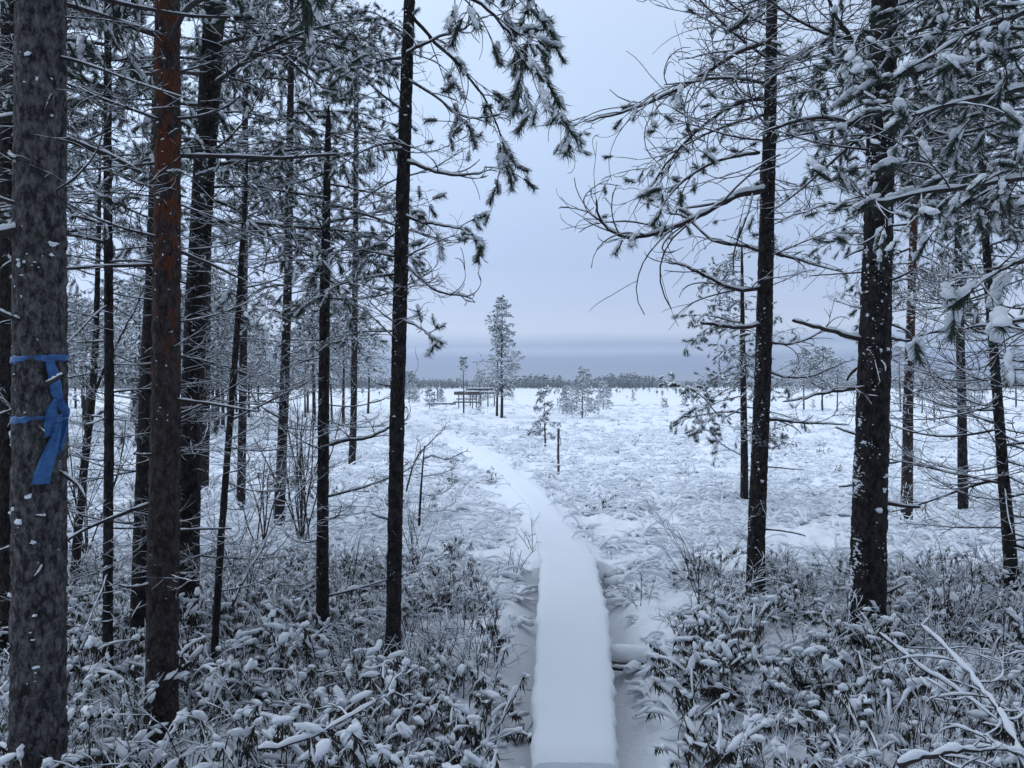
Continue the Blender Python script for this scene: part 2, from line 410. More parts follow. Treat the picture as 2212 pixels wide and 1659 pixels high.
S1[0, 2] = 2.6; S1[0, 0], S1[0, 1], S1[0, 3] = S1[1, 0] - .05, S1[1, 1] - .05, .11
def resample(S, step):
    c = np.column_stack([(S[:, 0] + S[:, 1]) / 2, S[:, 2]]); t = np.r_[0, np.cumsum(np.linalg.norm(np.diff(c, axis=0), axis=1))]
    q = np.arange(0, t[-1], step)
    # smooth a little
    o = np.column_stack([np.interp(q, t, S[:, i]) for i in range(4)])
    for _ in range(2):
        o[1:-1] = (o[:-2] + 2 * o[1:-1] + o[2:]) / 4
    return o
W1, W2 = resample(S1[1:], .05), resample(S2, .12)
PC = np.concatenate([np.column_stack([(W[:, 0] + W[:, 1]) / 2, W[:, 2], np.abs(W[:, 1] - W[:, 0]) / 2, W[:, 3]]) for W in (W1[::2], W2[::2])])

def gh(x, y):
    x = np.asarray(x, float); y = np.asarray(y, float); r = np.hypot(x, y)
    near = np.clip(1.4 - r / 60, .0, 1)
    z = .16 * (fbm(x / 1.7, y / 1.7, 3, 3) - .5) + .10 * (fbm(x / .55, y / .55, 3, 9) - .5) * near
    bil = np.abs(fbm(x / .24 + 2 * fbm(x / .5, y / .5, 2, 77), y / .17, 3, 21) - .5)
    z = z + (.075 - .26 * bil) * near * np.clip(r / 6 - .3, .35, 1)
    z = z + .5 * (fbm(x / 60, y / 60, 2, 5) - .5) * np.clip((r - 60) / 200, 0, 1)
    z = z + .10 * np.clip((3.35 - y) / .12, 0, 1) * np.exp(-((x - .3) / 1.1) ** 2) * (y > 0)
    sh = x.shape; xf, yf, zf = x.ravel(), y.ravel(), z.ravel().copy()
    k = np.where((yf > 1.5) & (yf < 75) & (xf > -12) & (xf < 6))[0]
    for c0 in range(0, len(k), 20000):
        kk = k[c0:c0 + 20000]
        dx = xf[kk, None] - PC[None, :, 0]; dy = yf[kk, None] - PC[None, :, 1]
        dd = dx * dx + dy * dy; j = dd.argmin(1); dist = np.sqrt(dd[np.arange(len(kk)), j]); hw = PC[j, 2]; zt = PC[j, 3]
        far_ = PC[j, 1] > 6.75
        t = np.clip((dist - hw * .95) / (.22 + .5 * hw), 0, 1); t = t * t * (3 - 2 * t)
        tgt = np.where(far_, zt - .045, -.09)
        zf[kk] = tgt * (1 - t) + zf[kk] * t
    return zf.reshape(sh)
def gz(x, y): return float(gh(np.array([x]), np.array([y]))[0])

def make_ground():
    rr = np.r_[np.geomspace(.6, 60, 430), np.geomspace(61, 9000, 90)]
    th = np.r_[np.linspace(R(-44), R(44), 470), np.linspace(R(46), R(314), 90)]
    r, t = np.meshgrid(rr, th, indexing='ij'); x = r * np.sin(t); y = r * np.cos(t)
    z = gh(x, y); V = np.stack([x, y, z], -1).reshape(-1, 3)
    n, m = len(rr), len(th); i, j = np.meshgrid(np.arange(n - 1), np.arange(m), indexing='ij'); k = (j + 1) % m
    q = np.stack([i * m + j, (i + 1) * m + j, (i + 1) * m + k, i * m + k], -1).reshape(-1, 4)
    q = q[:, ::-1]
    g = Geo(); g.add(V, q)
    c = len(V); g.add([[0, 0, -.05]], np.zeros((0, 3), int)); g.f.append(np.array([[c, a, (a + 1) % m] for a in range(m)])[:, ::-1])
    link('ground', build('ground', [(g, M['ground'])]), kind='structure')
make_ground()

# ------------------------------------------------------------------ duckboards
def snow_strip(W, depth, seed, ends=()):
    n = len(W); prof_u = np.array([-1.0, -1.02, -1.0, -.95, -.86, -.6, -.2, .2, .6, .86, .95, 1.0, 1.02, 1.0]); prof_z = np.array([-1, -.7, -.4, -.15, -.03, .0, .01, .01, .0, -.03, -.15, -.4, -.7, -1])
    rs = np.random.RandomState(seed); s = np.arange(n)
    V = np.zeros((n, len(prof_u), 3))
    for k, (u, z) in enumerate(zip(prof_u, prof_z)):
        edge = max(0, (abs(u) - .8) / .2)
        jj = (fbm(s * .45, np.full(n, 3. + np.sign(u) * 7), 3, seed) - .5) * .03 * edge + (rs.rand(n) - .5) * .016 * edge
        c = (W[:, 0] + W[:, 1]) / 2; h = (W[:, 1] - W[:, 0]) / 2
        V[:, k, 0] = c + (h + jj) * u; V[:, k, 1] = W[:, 2] + (rs.rand(n) - .5) * .004
        V[:, k, 2] = W[:, 3] + z * depth + (fbm(c * 3 + u * 1.3, W[:, 2] * 3, 3, seed + 5) - .5) * .018 + (rs.rand(n) - .5) * .0015
    for e0 in ends:
        for k_, q in ((0, 0), (1, .5), (2, .8)): V[e0 + k_ if e0 == 0 else n - 1 - k_, :, 2] -= (1 - q) ** 2 * depth * .6
    m = len(prof_u); i, j = np.meshgrid(np.arange(n - 1), np.arange(m - 1), indexing='ij')
    f = np.stack([i * m + j, i * m + j + 1, (i + 1) * m + j + 1, (i + 1) * m + j], -1).reshape(-1, 4)
    g = Geo(); g.add(V, f)
    g.add(V[0], np.array([[0, k + 1, k] for k in range(1, m - 1)])); g.add(V[-1], np.array([[0, k, k + 1] for k in range(1, m - 1)]))
    return g

def ribbon_box(W, u0, u1, top, thick):
    g = Geo(); c = (W[:, 0] + W[:, 1]) / 2; h = (W[:, 1] - W[:, 0]) / 2; n = len(W)
    V = np.stack([np.stack([c + h * u, W[:, 2], W[:, 3] + z], -1) for u, z in ((u0, top), (u1, top), (u1, top - thick), (u0, top - thick))], 1)
    i, j = np.meshgrid(np.arange(n - 1), np.arange(4), indexing='ij')
    f = np.stack([i * 4 + j, i * 4 + (j + 1) % 4, (i + 1) * 4 + (j + 1) % 4, (i + 1) * 4 + j], -1).reshape(-1, 4)[:, ::-1]
    g.add(V, f); g.f.append(np.array([[0, 1, 2, 3]])); g.f.append(np.array([[3, 2, 1, 0]]) + (n - 1) * 4)
    return g

bw = link('boardwalk', None, None, (0, 0, 0), kind='structure')
for W, sd_, dep in ((W1, 4, .055), (W2, 8, .06)):
    Wp = W[3:-3:4] if W is W1 else W[2:-2:2]
    for a, b in ((-.94, -.04), (.04, .94)):
        link('plank', build('plank', [(ribbon_box(Wp, a, b, -.045, .045), M['wood'])], False), bw)
    link('snow', build('snow', [(snow_strip(W, dep, sd_, (0, 1) if W is W1 else ()), M['snow'])]), bw)
def log(p, q, r, parent, name='cross_log', seed=3, snow=.7):
    rng = random.Random(seed); p, q = Vector(p), Vector(q); n = 14
    pts = [p.lerp(q, i / n) for i in range(n + 1)]
    g = Geo(); g.tube(pts, [r * rng.uniform(.95, 1.05) for _ in pts], 12)
    d = (q - p).normalized()
    g.tube([p - d * .001, p + d * .002], [.001, r], 12); g.tube([q - d * .002, q + d * .001], [r, .001], 12)
    o = link(name, build(name, [(g, M['wood'])]), parent)
    if snow:
        gs = Geo(); sp = [v + Vector((0, 0, r * .8)) for v in pts]
        gs.tube(sp, [r * (.05 if i in (0, n) else snow * 1.15) * rng.uniform(.9, 1.08) for i in range(n + 1)], 10)
        link('snow', build('snow', [(gs, M['snow'])]), o)
    return o
log((.22, 4.86, .03), (1.12, 4.74, .03), .055, bw, snow=1.0)
log((.05, 3.42, -.02), (.75, 3.36, -.02), .05, bw, seed=8)

# ------------------------------------------------------------------ trunks
def trunk_geo(path, sides, dz, bark=.004, seed=0, pscale=(.030, .07)):
    """path rows: x y z r (root space)"""
    path = np.array(path, float); t = path[:, 2]; zs = np.arange(t[0], t[-1] + dz * .5, dz)
    c = np.column_stack([np.interp(zs, t, path[:, i]) for i in range(4)])
    for _ in range(6 if len(c) > 12 else 1): c[1:-1, :2] = (c[:-2, :2] + 2 * c[1:-1, :2] + c[2:, :2]) / 4
    an = -math.pi * 1.5 + np.arange(sides) * 2 * math.pi / sides
    Rr = c[:, 3:4] + 0 * an[None]; Z = zs[:, None] + 0 * an[None]; s = Rr.mean() * an[None] + 0 * Z
    w_ = .02 * fbm(s / .05, Z / .05, 2, seed + 3)
    pl = np.abs(fbm((s + w_) / pscale[0], Z / pscale[1], 2, seed) - .5) * 2
    fine = fbm(s / .012, Z / .02, 2, seed + 9) - .5
    Rr = Rr + bark * (np.clip(pl * 2.2, 0, 1) - .6) + bark * .7 * fine + .03 * Rr * (fbm(s / .2, Z / .25, 2, seed + 4) - .5)
    V = np.stack([c[:, 0:1] + Rr * np.cos(an), c[:, 1:2] + Rr * np.sin(an), Z], -1)
    n, m = len(zs), sides; i, j = np.meshgrid(np.arange(n - 1), np.arange(m), indexing='ij'); k = (j + 1) % m
    f = np.stack([i * m + j, i * m + k, (i + 1) * m + k, (i + 1) * m + j], -1).reshape(-1, 4)
    g = Geo(); g.add(V, f)
    return g, c

def trunk_snow(c, seed, count, az, zr, size=(.006, .018), flat=.35):
    # flecks gather in patches
    """flecks of snow stuck to the bark; az = (mean, spread) in degrees"""
    rs = np.random.RandomState(seed); z = rs.uniform(*zr, count * 4); a = np.radians(rs.normal(az[0], az[1], count * 4))
    pick = np.argsort(-(fbm(z * 4.5, a * 1.6, 3, seed) + .25 * rs.rand(count * 4)))[:count]; z, a = z[pick], a[pick]
    x, y, r = (np.interp(z, c[:, 2] if False else c[:, 4], c[:, k]) for k in (0, 1, 3))
    nrm = np.column_stack([np.cos(a), np.sin(a), np.zeros(count)]); tan = np.column_stack([-np.sin(a), np.cos(a), np.zeros(count)])
    s = (size[0] + (size[1] - size[0]) * rs.rand(count) ** 2.5)[:, None] * .6
    C = np.column_stack([x, y, z]) + nrm * r[:, None] * 1.0
    g = Geo(); up = np.zeros((count, 3)); up[:, 2] = 1
    blobs(g, C, nrm * s * flat, tan * s * rs.uniform(.6, 1.7, (count, 1)), up * s * rs.uniform(.5, 1.0, (count, 1)), 'mid', .6, seed)
    return g

def near_tree(label, path_px, d, top, zones=(), bark='bark', lean_y=0., flecks=(), sides=28, dz=.025, r_top=.03, own=(), crown=(14, 1.1), seed=0, bark_amp=.004, name='pine_tree', gray=None, group=None, noseen=False):
    """a pine whose trunk passes the surveyed points (px, py, width) at d metres"""
    rng = random.Random(seed * 77 + 5); rows = []
    bx, by, bw_ = path_px[0]
    base = P(bx, by, d); base.z = 0
    for px, py, wd in path_px[1:] if len(path_px) > 1 else path_px:
        q = P(px, py, d); rows.append([q.x - base.x, lean_y * q.z, q.z, wd / F * d / 2])
    rows.sort(key=lambda r: r[2])
    b0 = rows[0]
    rows = [[(0. if b0[2] > .05 else b0[0]), 0., -.25, bw_ / F * d / 2 * 1.12], [0., 0., .05, bw_ / F * d / 2 * 1.05]] + [r for r in rows if r[2] > .1]
    l1, l0 = rows[-1], rows[-2]; sl = (l1[0] - l0[0]) / max(.2, l1[2] - l0[2])
    if top > l1[2] + .1:
        for k in range(1, 5):
            z = l1[2] + (top - l1[2]) * k / 4; rows.append([l1[0] + sl * .6 * (z - l1[2]), lean_y * z, z, l1[3] + (r_top * .35 - l1[3]) * (k / 4) ** 1.1])
    root = link(name, None, None, (base.x, d, 0)); root['label'] = label; root['category'] = 'tree'
    if group: root['group'] = group
    g, c = trunk_geo(rows, sides, dz, bark_amp, seed); cz = np.column_stack([c, np.arange(len(c)) * dz + rows[0][2]])
    tr = link('trunk', build('trunk', [(g, M[bark])]), root)
    gsn = None
    for i, fl in enumerate(flecks):
        q = trunk_snow(cz, seed * 13 + i, *fl)
        if gsn is None: gsn = q
        else:
            v, f = q.arrays()
            for ff in f: gsn.f.append(ff + gsn.n)
            gsn.v.append(v); gsn.n += len(v)
    if gsn: link('snow', build('snow', [(gsn, M['snow'])]), tr, kind='stuff')
    def at(z): return [float(np.interp(z, cz[:, 4], cz[:, k])) for k in (0, 1, 3)]
    root['_c'] = 0; del root['_c']
    for (z0, z1, cnt, kinds, ln, az) in zones:
        if z0 is None: z0 = l1[2]
        if kinds[0] not in ('stub', 'knob') : cnt = round(cnt * 1.3)
        for i in range(cnt):
            z = z0 + (z1 - z0) * (i + rng.random()) / cnt; x, y, r = at(z); k = rng.choice(kinds)
            a = R(rng.uniform(*az)); it = rng.choice(LIB[k])
            put_branch(root, it, (x + math.cos(a) * r * .6, y + math.sin(a) * r * .6, z), a, rng.uniform(*ln), rng.gauss(0, .08))
    if crown:
        z0 = max(l1[2] + .55, 2.6 + 0.1 * d)
        for i in range(crown[0]):
            t = (i + rng.random()) / crown[0]; z = z0 + (top - z0) * t * .98; x, y, r = at(z); a = i * 2.4 + rng.gauss(0, .4)
            it = rng.choice(LIB['live' if rng.random() < .75 else 'hang'])
            put_branch(root, it, (x, y, z), a, crown[1] * (1.15 - .75 * t) * rng.uniform(.8, 1.15), rng.gauss(-.15 * t, .1))
    for i, (kind, pts, r0, kw) in enumerate(own):
        own_branch(root, seed * 31 + i, [P(px, py, d + dy) for px, py, dy in pts], r0, kind, **kw)
    return root

def zp(py, d): return H - (py - CY) / F * d
def zone(d, py0, py1, cnt, kinds, ln, az): return (zp(py1, d), zp(py0, d), cnt, kinds if isinstance(kinds, tuple) else (kinds,), ln, az)

ALL = (0, 360)
# --- left side
T1 = near_tree('thick grey pine trunk at the left with blue ribbons tied round it', [(82, 1740, 112), (83, 1659, 108), (85, 1200, 105), (86, 830, 104), (86, 400, 100), (88, 0, 96)], 3.05, 8.5,
    [zone(3.05, -60, 260, 5, ('dead', 'stub'), (.35, .7), (-60, 200)), zone(3.05, 200, 560, 4, 'knob', (.15, .35), (150, 390)), zone(3.05, 300, 560, 2, ('stub', 'dead'), (.35, .6), (-40, 220)), zone(3.05, 560, 1350, 11, 'knob', (.10, .22), (150, 390))],
    'bark_grey', flecks=[(90, (250, 60), (.1, 3.2), (.005, .016)), (14, (250, 50), (.2, 3.2), (.018, .035), .6)], sides=72, dz=.014, seed=1, bark_amp=.007, crown=(14, 1.2))
near_tree('dark pine trunk cut by the left edge behind the ribbon tree', [(12, 1420, 44), (12, 1200, 42), (14, 800, 40), (18, 400, 38), (22, 0, 36)], 4.7, 8,
    [zone(4.7, -50, 700, 12, ('dead', 'mixed'), (.5, .9), (60, 300)), zone(4.7, 700, 1250, 7, ('stub', 'dead'), (.25, .5), ALL)], seed=2)
near_tree('very thin straight pine between the ribbon tree and the red trunk', [(233, 1470, 21), (234, 1200, 20), (236, 800, 19), (232, 400, 17), (232, 0, 14)], 4.4, 6,
    [zone(4.4, 0, 560, 16, ('mixed', 'dead', 'live'), (.5, .9), ALL), zone(4.4, 560, 1300, 15, ('dead', 'curl'), (.35, .75), ALL)], seed=3, sides=20, crown=(8, .8))
near_tree('straight pine with orange-red flaking bark', [(350, 1600, 68), (350, 1450, 66), (354, 1150, 64), (359, 800, 58), (361, 400, 54), (362, 0, 50)], 3.7, 8,
    [zone(3.7, -40, 560, 11, ('dead', 'mixed', 'stub'), (.45, .85), (-70, 250)), zone(3.7, 560, 1250, 7, ('dead', 'stub'), (.3, .6), (-40, 220)), zone(3.7, 100, 1350, 9, 'knob', (.08, .2), ALL)],
    'bark_red', flecks=[(110, (230, 60), (.2, 3.6), (.004, .012))], sides=60, dz=.016, seed=4, bark_amp=.006)
near_tree('dark leaning pine trunk just right of the red one', [(402, 1340, 50), (408, 1100, 47), (413, 900, 46), (424, 650, 45), (442, 350, 45), (464, 0, 44)], 5.3, 9,
    [zone(5.3, -40, 500, 14, ('mixed', 'live', 'dead'), (.7, 1.3), ALL), zone(5.3, 500, 1200, 14, ('dead', 'curl'), (.5, 1.0), ALL)], flecks=[(50, (200, 70), (.2, 4), (.005, .014))], seed=5, sides=40)
near_tree('short dark trunk half hidden behind the red pine', [(304, 1370, 44), (312, 1100, 40), (322, 800, 36), (334, 560, 34), (345, 200, 30)], 5.0, 6.5,
    [zone(5.0, 200, 1250, 14, ('dead', 'curl'), (.4, .8), ALL)], seed=6, crown=(8, .9))
near_tree('thin crooked dead pine left of the double trunks', [(462, 1440, 15), (475, 1200, 15), (494, 950, 14), (513, 700, 13), (522, 550, 11), (531, 400, 8)], 4.6, zp(330, 4.6),
    [zone(4.6, 420, 1300, 20, ('dead', 'curl'), (.3, .7), ALL)], seed=7, sides=16, crown=None, r_top=.008, name='dead_pine')
near_tree('slim black pine in the middle of the left group, its top broken', [(697, 1370, 27), (697, 1150, 25), (699, 900, 24), (702, 600, 21), (706, 400, 16), (709, 270, 12)], 5.0, zp(225, 5.0),
    [zone(5.0, 280, 620, 10, ('dead', 'mixed'), (.5, 1.0), ALL), zone(5.0, 620, 1300, 12, ('dead', 'curl'), (.4, .8), ALL)], flecks=[(40, (200, 80), (.2, 3), (.004, .01))], seed=8, sides=24, crown=None, r_top=.008,
    own=[('dead', [(712, 960, 0), (760, 950, -.1), (800, 945, -.15), (850, 920, -.2), (880, 915, -.2)], .012, dict(dens=.5))])
T7_D = 4.5
near_tree('slender dark pine standing alone at the edge of the clearing', [(848, 1460, 33), (850, 1350, 33), (853, 1150, 32), (858, 900, 32), (864, 650, 31), (872, 350, 29), (884, 0, 24)], T7_D, 7,
    [zone(T7_D, 520, 760, 6, ('live', 'dead'), (.4, .65), (100, 260)), zone(T7_D, 0, 520, 7, ('dead', 'live'), (.35, .7), (95, 260)), zone(T7_D, 300, 700, 5, ('dead', 'curl'), (.25, .5), (-60, 60)), zone(T7_D, 400, 1150, 8, 'knob', (.07, .16), ALL)],
    flecks=[(200, (215, 75), (.1, 4.), (.003, .009)), (6, (260, 40), (1.5, 3.5), (.012, .02))], seed=9, sides=36, dz=.018, crown=(8, .9),
    own=[('hang', [(890, -60, 0), (960, -30, -.15), (1040, 10, -.25), (1100, 70, -.3), (1150, 140, -.35), (1195, 200, -.35)], .012, dict(tsize=.145, snow=.85)),
         ('hang', [(880, 20, 0), (940, 90, .1), (1000, 150, .15), (1050, 220, .2), (1085, 300, .2), (1095, 335, .2)], .011, dict(tsize=.135, snow=.8, dens=.8)),
         ('live', [(884, -90, 0), (960, -110, .1), (1050, -80, .1), (1130, -20, .1), (1185, 60, .1)], .012, dict(tsize=.145, snow=.85)),
         ('mixed', [(878, 170, 0), (930, 200, -.1), (985, 245, -.15), (1030, 255, -.2), (1065, 250, -.2)], .008, dict(dens=.6, snow=.8)),
         ('dead', [(872, 120, 0), (905, 100, -.1), (960, 75, -.15), (1000, 60, -.2), (1060, 30, -.2)], .009, dict(dens=.6)),
         ('dead', [(868, 345, 0), (920, 362, -.1), (975, 378, -.2), (1035, 374, -.25), (1050, 360, -.25)], .011, dict(dens=.45)),
         ('live', [(866, 465, 0), (915, 480, -.1), (960, 488, -.2), (1010, 500, -.3), (1030, 520, -.3)], .009, dict(dens=.5, tsize=.1)),
         ('dead', [(862, 555, 0), (905, 600, -.05), (950, 630, -.1), (1000, 640, -.1), (1018, 646, -.1)], .009, dict(dens=.6)),
         ('live', [(862, 690, 0), (890, 700, -.1), (920, 720, -.15), (940, 735, -.2)], .007, dict(dens=.35, tsize=.09))])
near_tree('pine with pale patchy trunk behind the slim black one', [(603, 1150, 22), (608, 1000, 21), (614, 850, 20), (622, 600, 18), (625, 400, 16), (628, 150, 13)], 9.2, 7,
    [zone(9.2, 0, 560, 13, ('mixed', 'live'), (.8, 1.4), ALL), zone(9.2, 560, 1050, 11, ('dead', 'curl', 'mixed'), (.6, 1.1), ALL)], flecks=[(110, (230, 80), (.2, 4), (.008, .02))], seed=10, sides=24, crown=(12, 1.1))
near_tree('mossy leaning trunk forking low between ribbon tree and thin pine', [(160, 1290, 19), (168, 1150, 17), (183, 1000, 16), (200, 850, 15), (208, 700, 12), (213, 500, 9)], 6.2, zp(300, 6.2),
    [zone(6.2, 420, 1150, 16, ('dead', 'mixed', 'curl'), (.4, .8), ALL)], seed=11, sides=18, crown=(5, .6), r_top=.01,
    own=[('dead', [(202, 850, 0), (225, 800, .05), (255, 740, .1), (290, 670, .1), (325, 590, .1)], .012, dict(dens=.7))])
# more trees filling the thicket on the left
for i, (px, py, d, wd, tp, lab) in enumerate([
        (100, 1220, 7.6, 20, 8, 'thin pine seen just right of the ribbon tree, farther back'),
        (520, 1120, 10.2, 18, 7, 'pine deep in the thicket between the leaning trunk and pale patchy pine'),
        (760, 1020, 16, 15, 6.2, 'snowy pine right behind the slim black pine, towards the bog'),
        (440, 1080, 12.0, 20, 7.5, 'pine standing behind the dark leaning trunk'),
        (20, 1160, 9.0, 26, 8.5, 'pine at the far left edge behind two dark trunks')]):
    near_tree(lab, [(px, py, wd), (px + 4, 900, wd * .95), (px + 8, 500, wd * .8), (px + 10, 100, wd * .6)], d, tp,
        [zone(d, -20, 520, 9, ('live', 'mixed', 'mixed'), (.8, 1.4), ALL), zone(d, 520, 960, 6, ('dead', 'curl', 'mixed'), (.6, 1.1), ALL)],
        flecks=[(50, (230, 80), (.2, 4), (.008, .02))], seed=20 + i, sides=18, dz=.05, crown=(8, 1.2), group=None)

# --- right side
RD = 6.1
near_tree('slim snow-flecked pine with bare looping branches right of the path', [(1631, 1270, 39), (1634, 1150, 37), (1642, 950, 36), (1650, 750, 35), (1656, 500, 32), (1664, 250, 27), (1668, 0, 22)], RD, 8.5,
    [zone(RD, -60, 330, 13, ('mixed', 'dead', 'curl'), (.8, 1.35), (80, 280)), zone(RD, -60, 300, 9, ('dead', 'curl'), (.6, 1.1), (-90, 90)), zone(RD, 330, 650, 7, ('dead',), (.3, .7), (-70, 70)),
     zone(RD, 880, 1150, 4, ('dead', 'stub'), (.2, .4), ALL)],
    flecks=[(700, (190, 55), (.1, 5), (.003, .013)), (8, (250, 50), (1, 4.5), (.016, .026))], seed=40, sides=40, dz=.02, crown=(12, 1.2),
    own=[('mixed', [(1664, 90, 0), (1600, 110, -.2), (1520, 160, -.3), (1440, 205, -.35), (1360, 238, -.4), (1265, 262, -.4)], .019, dict(dens=1.0, tsize=.11, snow=1.1)),
         ('mixed', [(1660, 210, 0), (1590, 225, .1), (1520, 270, .15), (1460, 330, .2), (1415, 390, .2), (1400, 430, .2)], .016, dict(tsize=.12)),
         ('dead', [(1656, 412, 0), (1600, 420, -.15), (1560, 440, -.2), (1500, 472, -.3), (1430, 500, -.35), (1350, 512, -.4), (1300, 478, -.4), (1288, 430, -.4)], .025, dict(dens=1.5, snow=1.2)),
         ('live', [(1640, 330, 0), (1560, 345, -.3), (1490, 380, -.4), (1440, 430, -.45), (1420, 470, -.45)], .013, dict(tsize=.125, dens=.6)),
         ('dead', [(1652, 545, 0), (1600, 530, .1), (1540, 520, .15), (1480, 470, .2), (1440, 462, .2)], .014, dict(dens=.9)),
         ('dead', [(1652, 622, 0), (1590, 625, -.1), (1530, 600, -.15), (1480, 575, -.2), (1440, 566, -.2)], .017, dict(dens=.8)),
         ('stub', [(1648, 700, 0), (1600, 708, -.1), (1560, 703, -.15), (1515, 697, -.2)], .017, dict(dens=.5)),
         ('dead', [(1655, 540, 0), (1720, 560, .05), (1770, 575, .1), (1830, 590, .1)], .012, dict(dens=.6)),
         ('dead', [(1650, 905, 0), (1700, 910, -.05), (1760, 915, -.1), (1835, 918, -.1)], .012, dict(dens=.4)),
         ('dead', [(1652, 735, 0), (1700, 745, -.1), (1760, 725, -.15), (1800, 690, -.2)], .010, dict(dens=.6)),
         ('dead', [(1652, 800, 0), (1700, 815, -.1), (1760, 810, -.15), (1830, 780, -.2)], .010, dict(dens=.5))])
RD2 = 5.1
near_tree('thickest dark pine on the right with snow plastered down its left side', [(1870, 1375, 78), (1874, 1250, 74), (1880, 1050, 70), (1888, 800, 66), (1896, 550, 60), (1905, 250, 55), (1912, 0, 52)], RD2, 8.5,
    [zone(RD2, -80, 330, 12, ('dead', 'live'), (.6, 1.1), (100, 260)), zone(RD2, -80, 420, 10, ('live', 'dead'), (.6, 1.0), (-80, 80)), zone(RD2, 420, 780, 5, ('stub', 'dead'), (.2, .4), (100, 260)), zone(RD2, 500, 1300, 14, 'knob', (.10, .24), ALL)],
    flecks=[(1300, (182, 17), (.05, 4.5), (.006, .022)), (420, (250, 50), (.05, 4.5), (.003, .012)), (14, (255, 40), (.5, 4.), (.02, .035), .7)], seed=41, sides=64, dz=.015, bark_amp=.008, crown=(12, 1.3),
    own=[('stub', [(1868, 735, 0), (1820, 722, -.1), (1770, 708, -.2), (1713, 692, -.3)], .017, dict(dens=.6)),
         ('dead', [(1880, 835, 0), (1830, 842, -.15), (1780, 850, -.2), (1730, 862, -.2), (1690, 868, -.2)], .013, dict(dens=.6)),
         ('dead', [(1890, 290, 0), (1850, 270, -.1), (1790, 255, -.2), (1720, 262, -.2), (1640, 290, -.2)], .018, dict(dens=.8)),
         ('dead', [(1895, 130, 0), (1860, 110, -.1), (1830, 70, -.2), (1800, 20, -.2), (1780, -40, -.2)], .022, dict(dens=.7)),
         ('dead', [(1885, 440, 0), (1840, 445, -.1), (1790, 440, -.2), (1740, 460, -.2)], .010, dict(dens=.6)),
         ('dead', [(1925, 730, 0), (1960, 735, .1), (2010, 720, .1), (2060, 715, .1)], .010, dict(dens=.4))])
near_tree('slim pine with reddish upper trunk behind the thickest right-hand pine', [(1958, 1135, 24), (1960, 1000, 22), (1962, 850, 20), (1969, 650, 17), (1975, 450, 14), (1980, 250, 11)], 9.6, 6.2,
    [zone(9.6, 150, 650, 24, ('live', 'mixed', 'hang'), (.7, 1.3), ALL), zone(9.6, 650, 1060, 14, ('curl', 'dead'), (.4, .9), ALL)], 'bark_red', flecks=[(260, (200, 60), (.1, 4), (.010, .022))], seed=42, sides=24, crown=(8, .9))
near_tree('leaning slim pine at the right edge with many thin bowed branches', [(2188, 1275, 30), (2180, 1180, 26), (2165, 1000, 22), (2150, 800, 19), (2138, 650, 17), (2126, 450, 14), (2118, 250, 11)], 6.3, 5.2,
    [zone(6.3, 250, 600, 14, ('live', 'mixed'), (.5, .9), ALL), zone(6.3, 560, 1190, 46, ('curl', 'curl', 'curl', 'dead'), (.65, 1.25), ALL)], flecks=[(60, (190, 60), (.1, 3.5), (.005, .012))], seed=43, sides=24, crown=(8, .9))
near_tree('young snowy pine seen behind the slim flecked trunk', [(1608, 1090, 17), (1608, 1000, 16), (1606, 850, 13), (1604, 700, 10), (1603, 560, 5)], 11.2, zp(505, 11.2),
    [zone(11.2, 530, 700, 14, ('live',), (.28, .6), ALL), zone(11.2, 690, 960, 17, ('live', 'mixed'), (.6, 1.05), ALL)], flecks=[(60, (200, 60), (.1, 3), (.008, .016))], seed=44, sides=18, crown=None, r_top=.006,
    own=[('live', [(1605, 880, 0), (1560, 900, -.1), (1520, 860, -.1), (1480, 835, -.1), (1455, 830, -.1)], .012, dict(tsize=.13)),
         ('live', [(1604, 985, 0), (1560, 960, .1), (1530, 930, .1), (1505, 935, .1)], .009, dict(tsize=.12))])
# pine standing outside the frame on the right, its boughs reach in at close range
near_tree('heavily snowed pine boughs reaching in at the upper right corner', [(2370, 1500, 60), (2368, 1200, 58), (2365, 800, 54), (2360, 400, 50), (2355, 0, 44)], 4.0, 7.5,
    [zone(4.0, -100, 420, 5, ('live', 'mixed'), (.8, 1.1), (120, 230)), zone(4.0, 420, 640, 3, ('mixed', 'dead'), (.4, .7), (120, 250))], seed=45, sides=24, crown=(10, 1.2),
    own=[('live', [(2355, 150, 0), (2240, 185, -.2), (2120, 210, -.3), (2020, 235, -.4), (1950, 260, -.45)], .017, dict(tsize=.115, snow=1.2, dens=.7)),
         ('live', [(2355, 360, 0), (2240, 380, -.2), (2110, 400, -.3), (1990, 420, -.4), (1880, 440, -.45)], .016, dict(tsize=.125, snow=1.25, dens=.75)),
         ('live', [(2355, 10, 0), (2240, 20, -.1), (2120, 60, -.2), (2030, 110, -.25), (1960, 150, -.3)], .016, dict(tsize=.115, snow=1.2, dens=.7)),
         ('live', [(2355, 560, 0), (2260, 555, -.2), (2190, 570, -.3), (2120, 610, -.4), (2085, 640, -.45)], .013, dict(tsize=.14, snow=1.3, dens=.5)),
         ('dead', [(2355, 690, 0), (2250, 690, -.2), (2150, 700, -.3), (2080, 712, -.4)], .014, dict(dens=.6))])
near_tree('pine behind the right-hand boughs, crown filling the upper right', [(2080, 1100, 20), (2078, 900, 18), (2070, 500, 15), (2068, 100, 12)], 10.5, 8,
    [zone(10.5, -20, 520, 20, ('live', 'hang', 'mixed'), (.8, 1.4), ALL), zone(10.5, 520, 820, 5, ('dead',), (.3, .6), ALL)], seed=46, sides=18, dz=.05, crown=(8, 1.2))

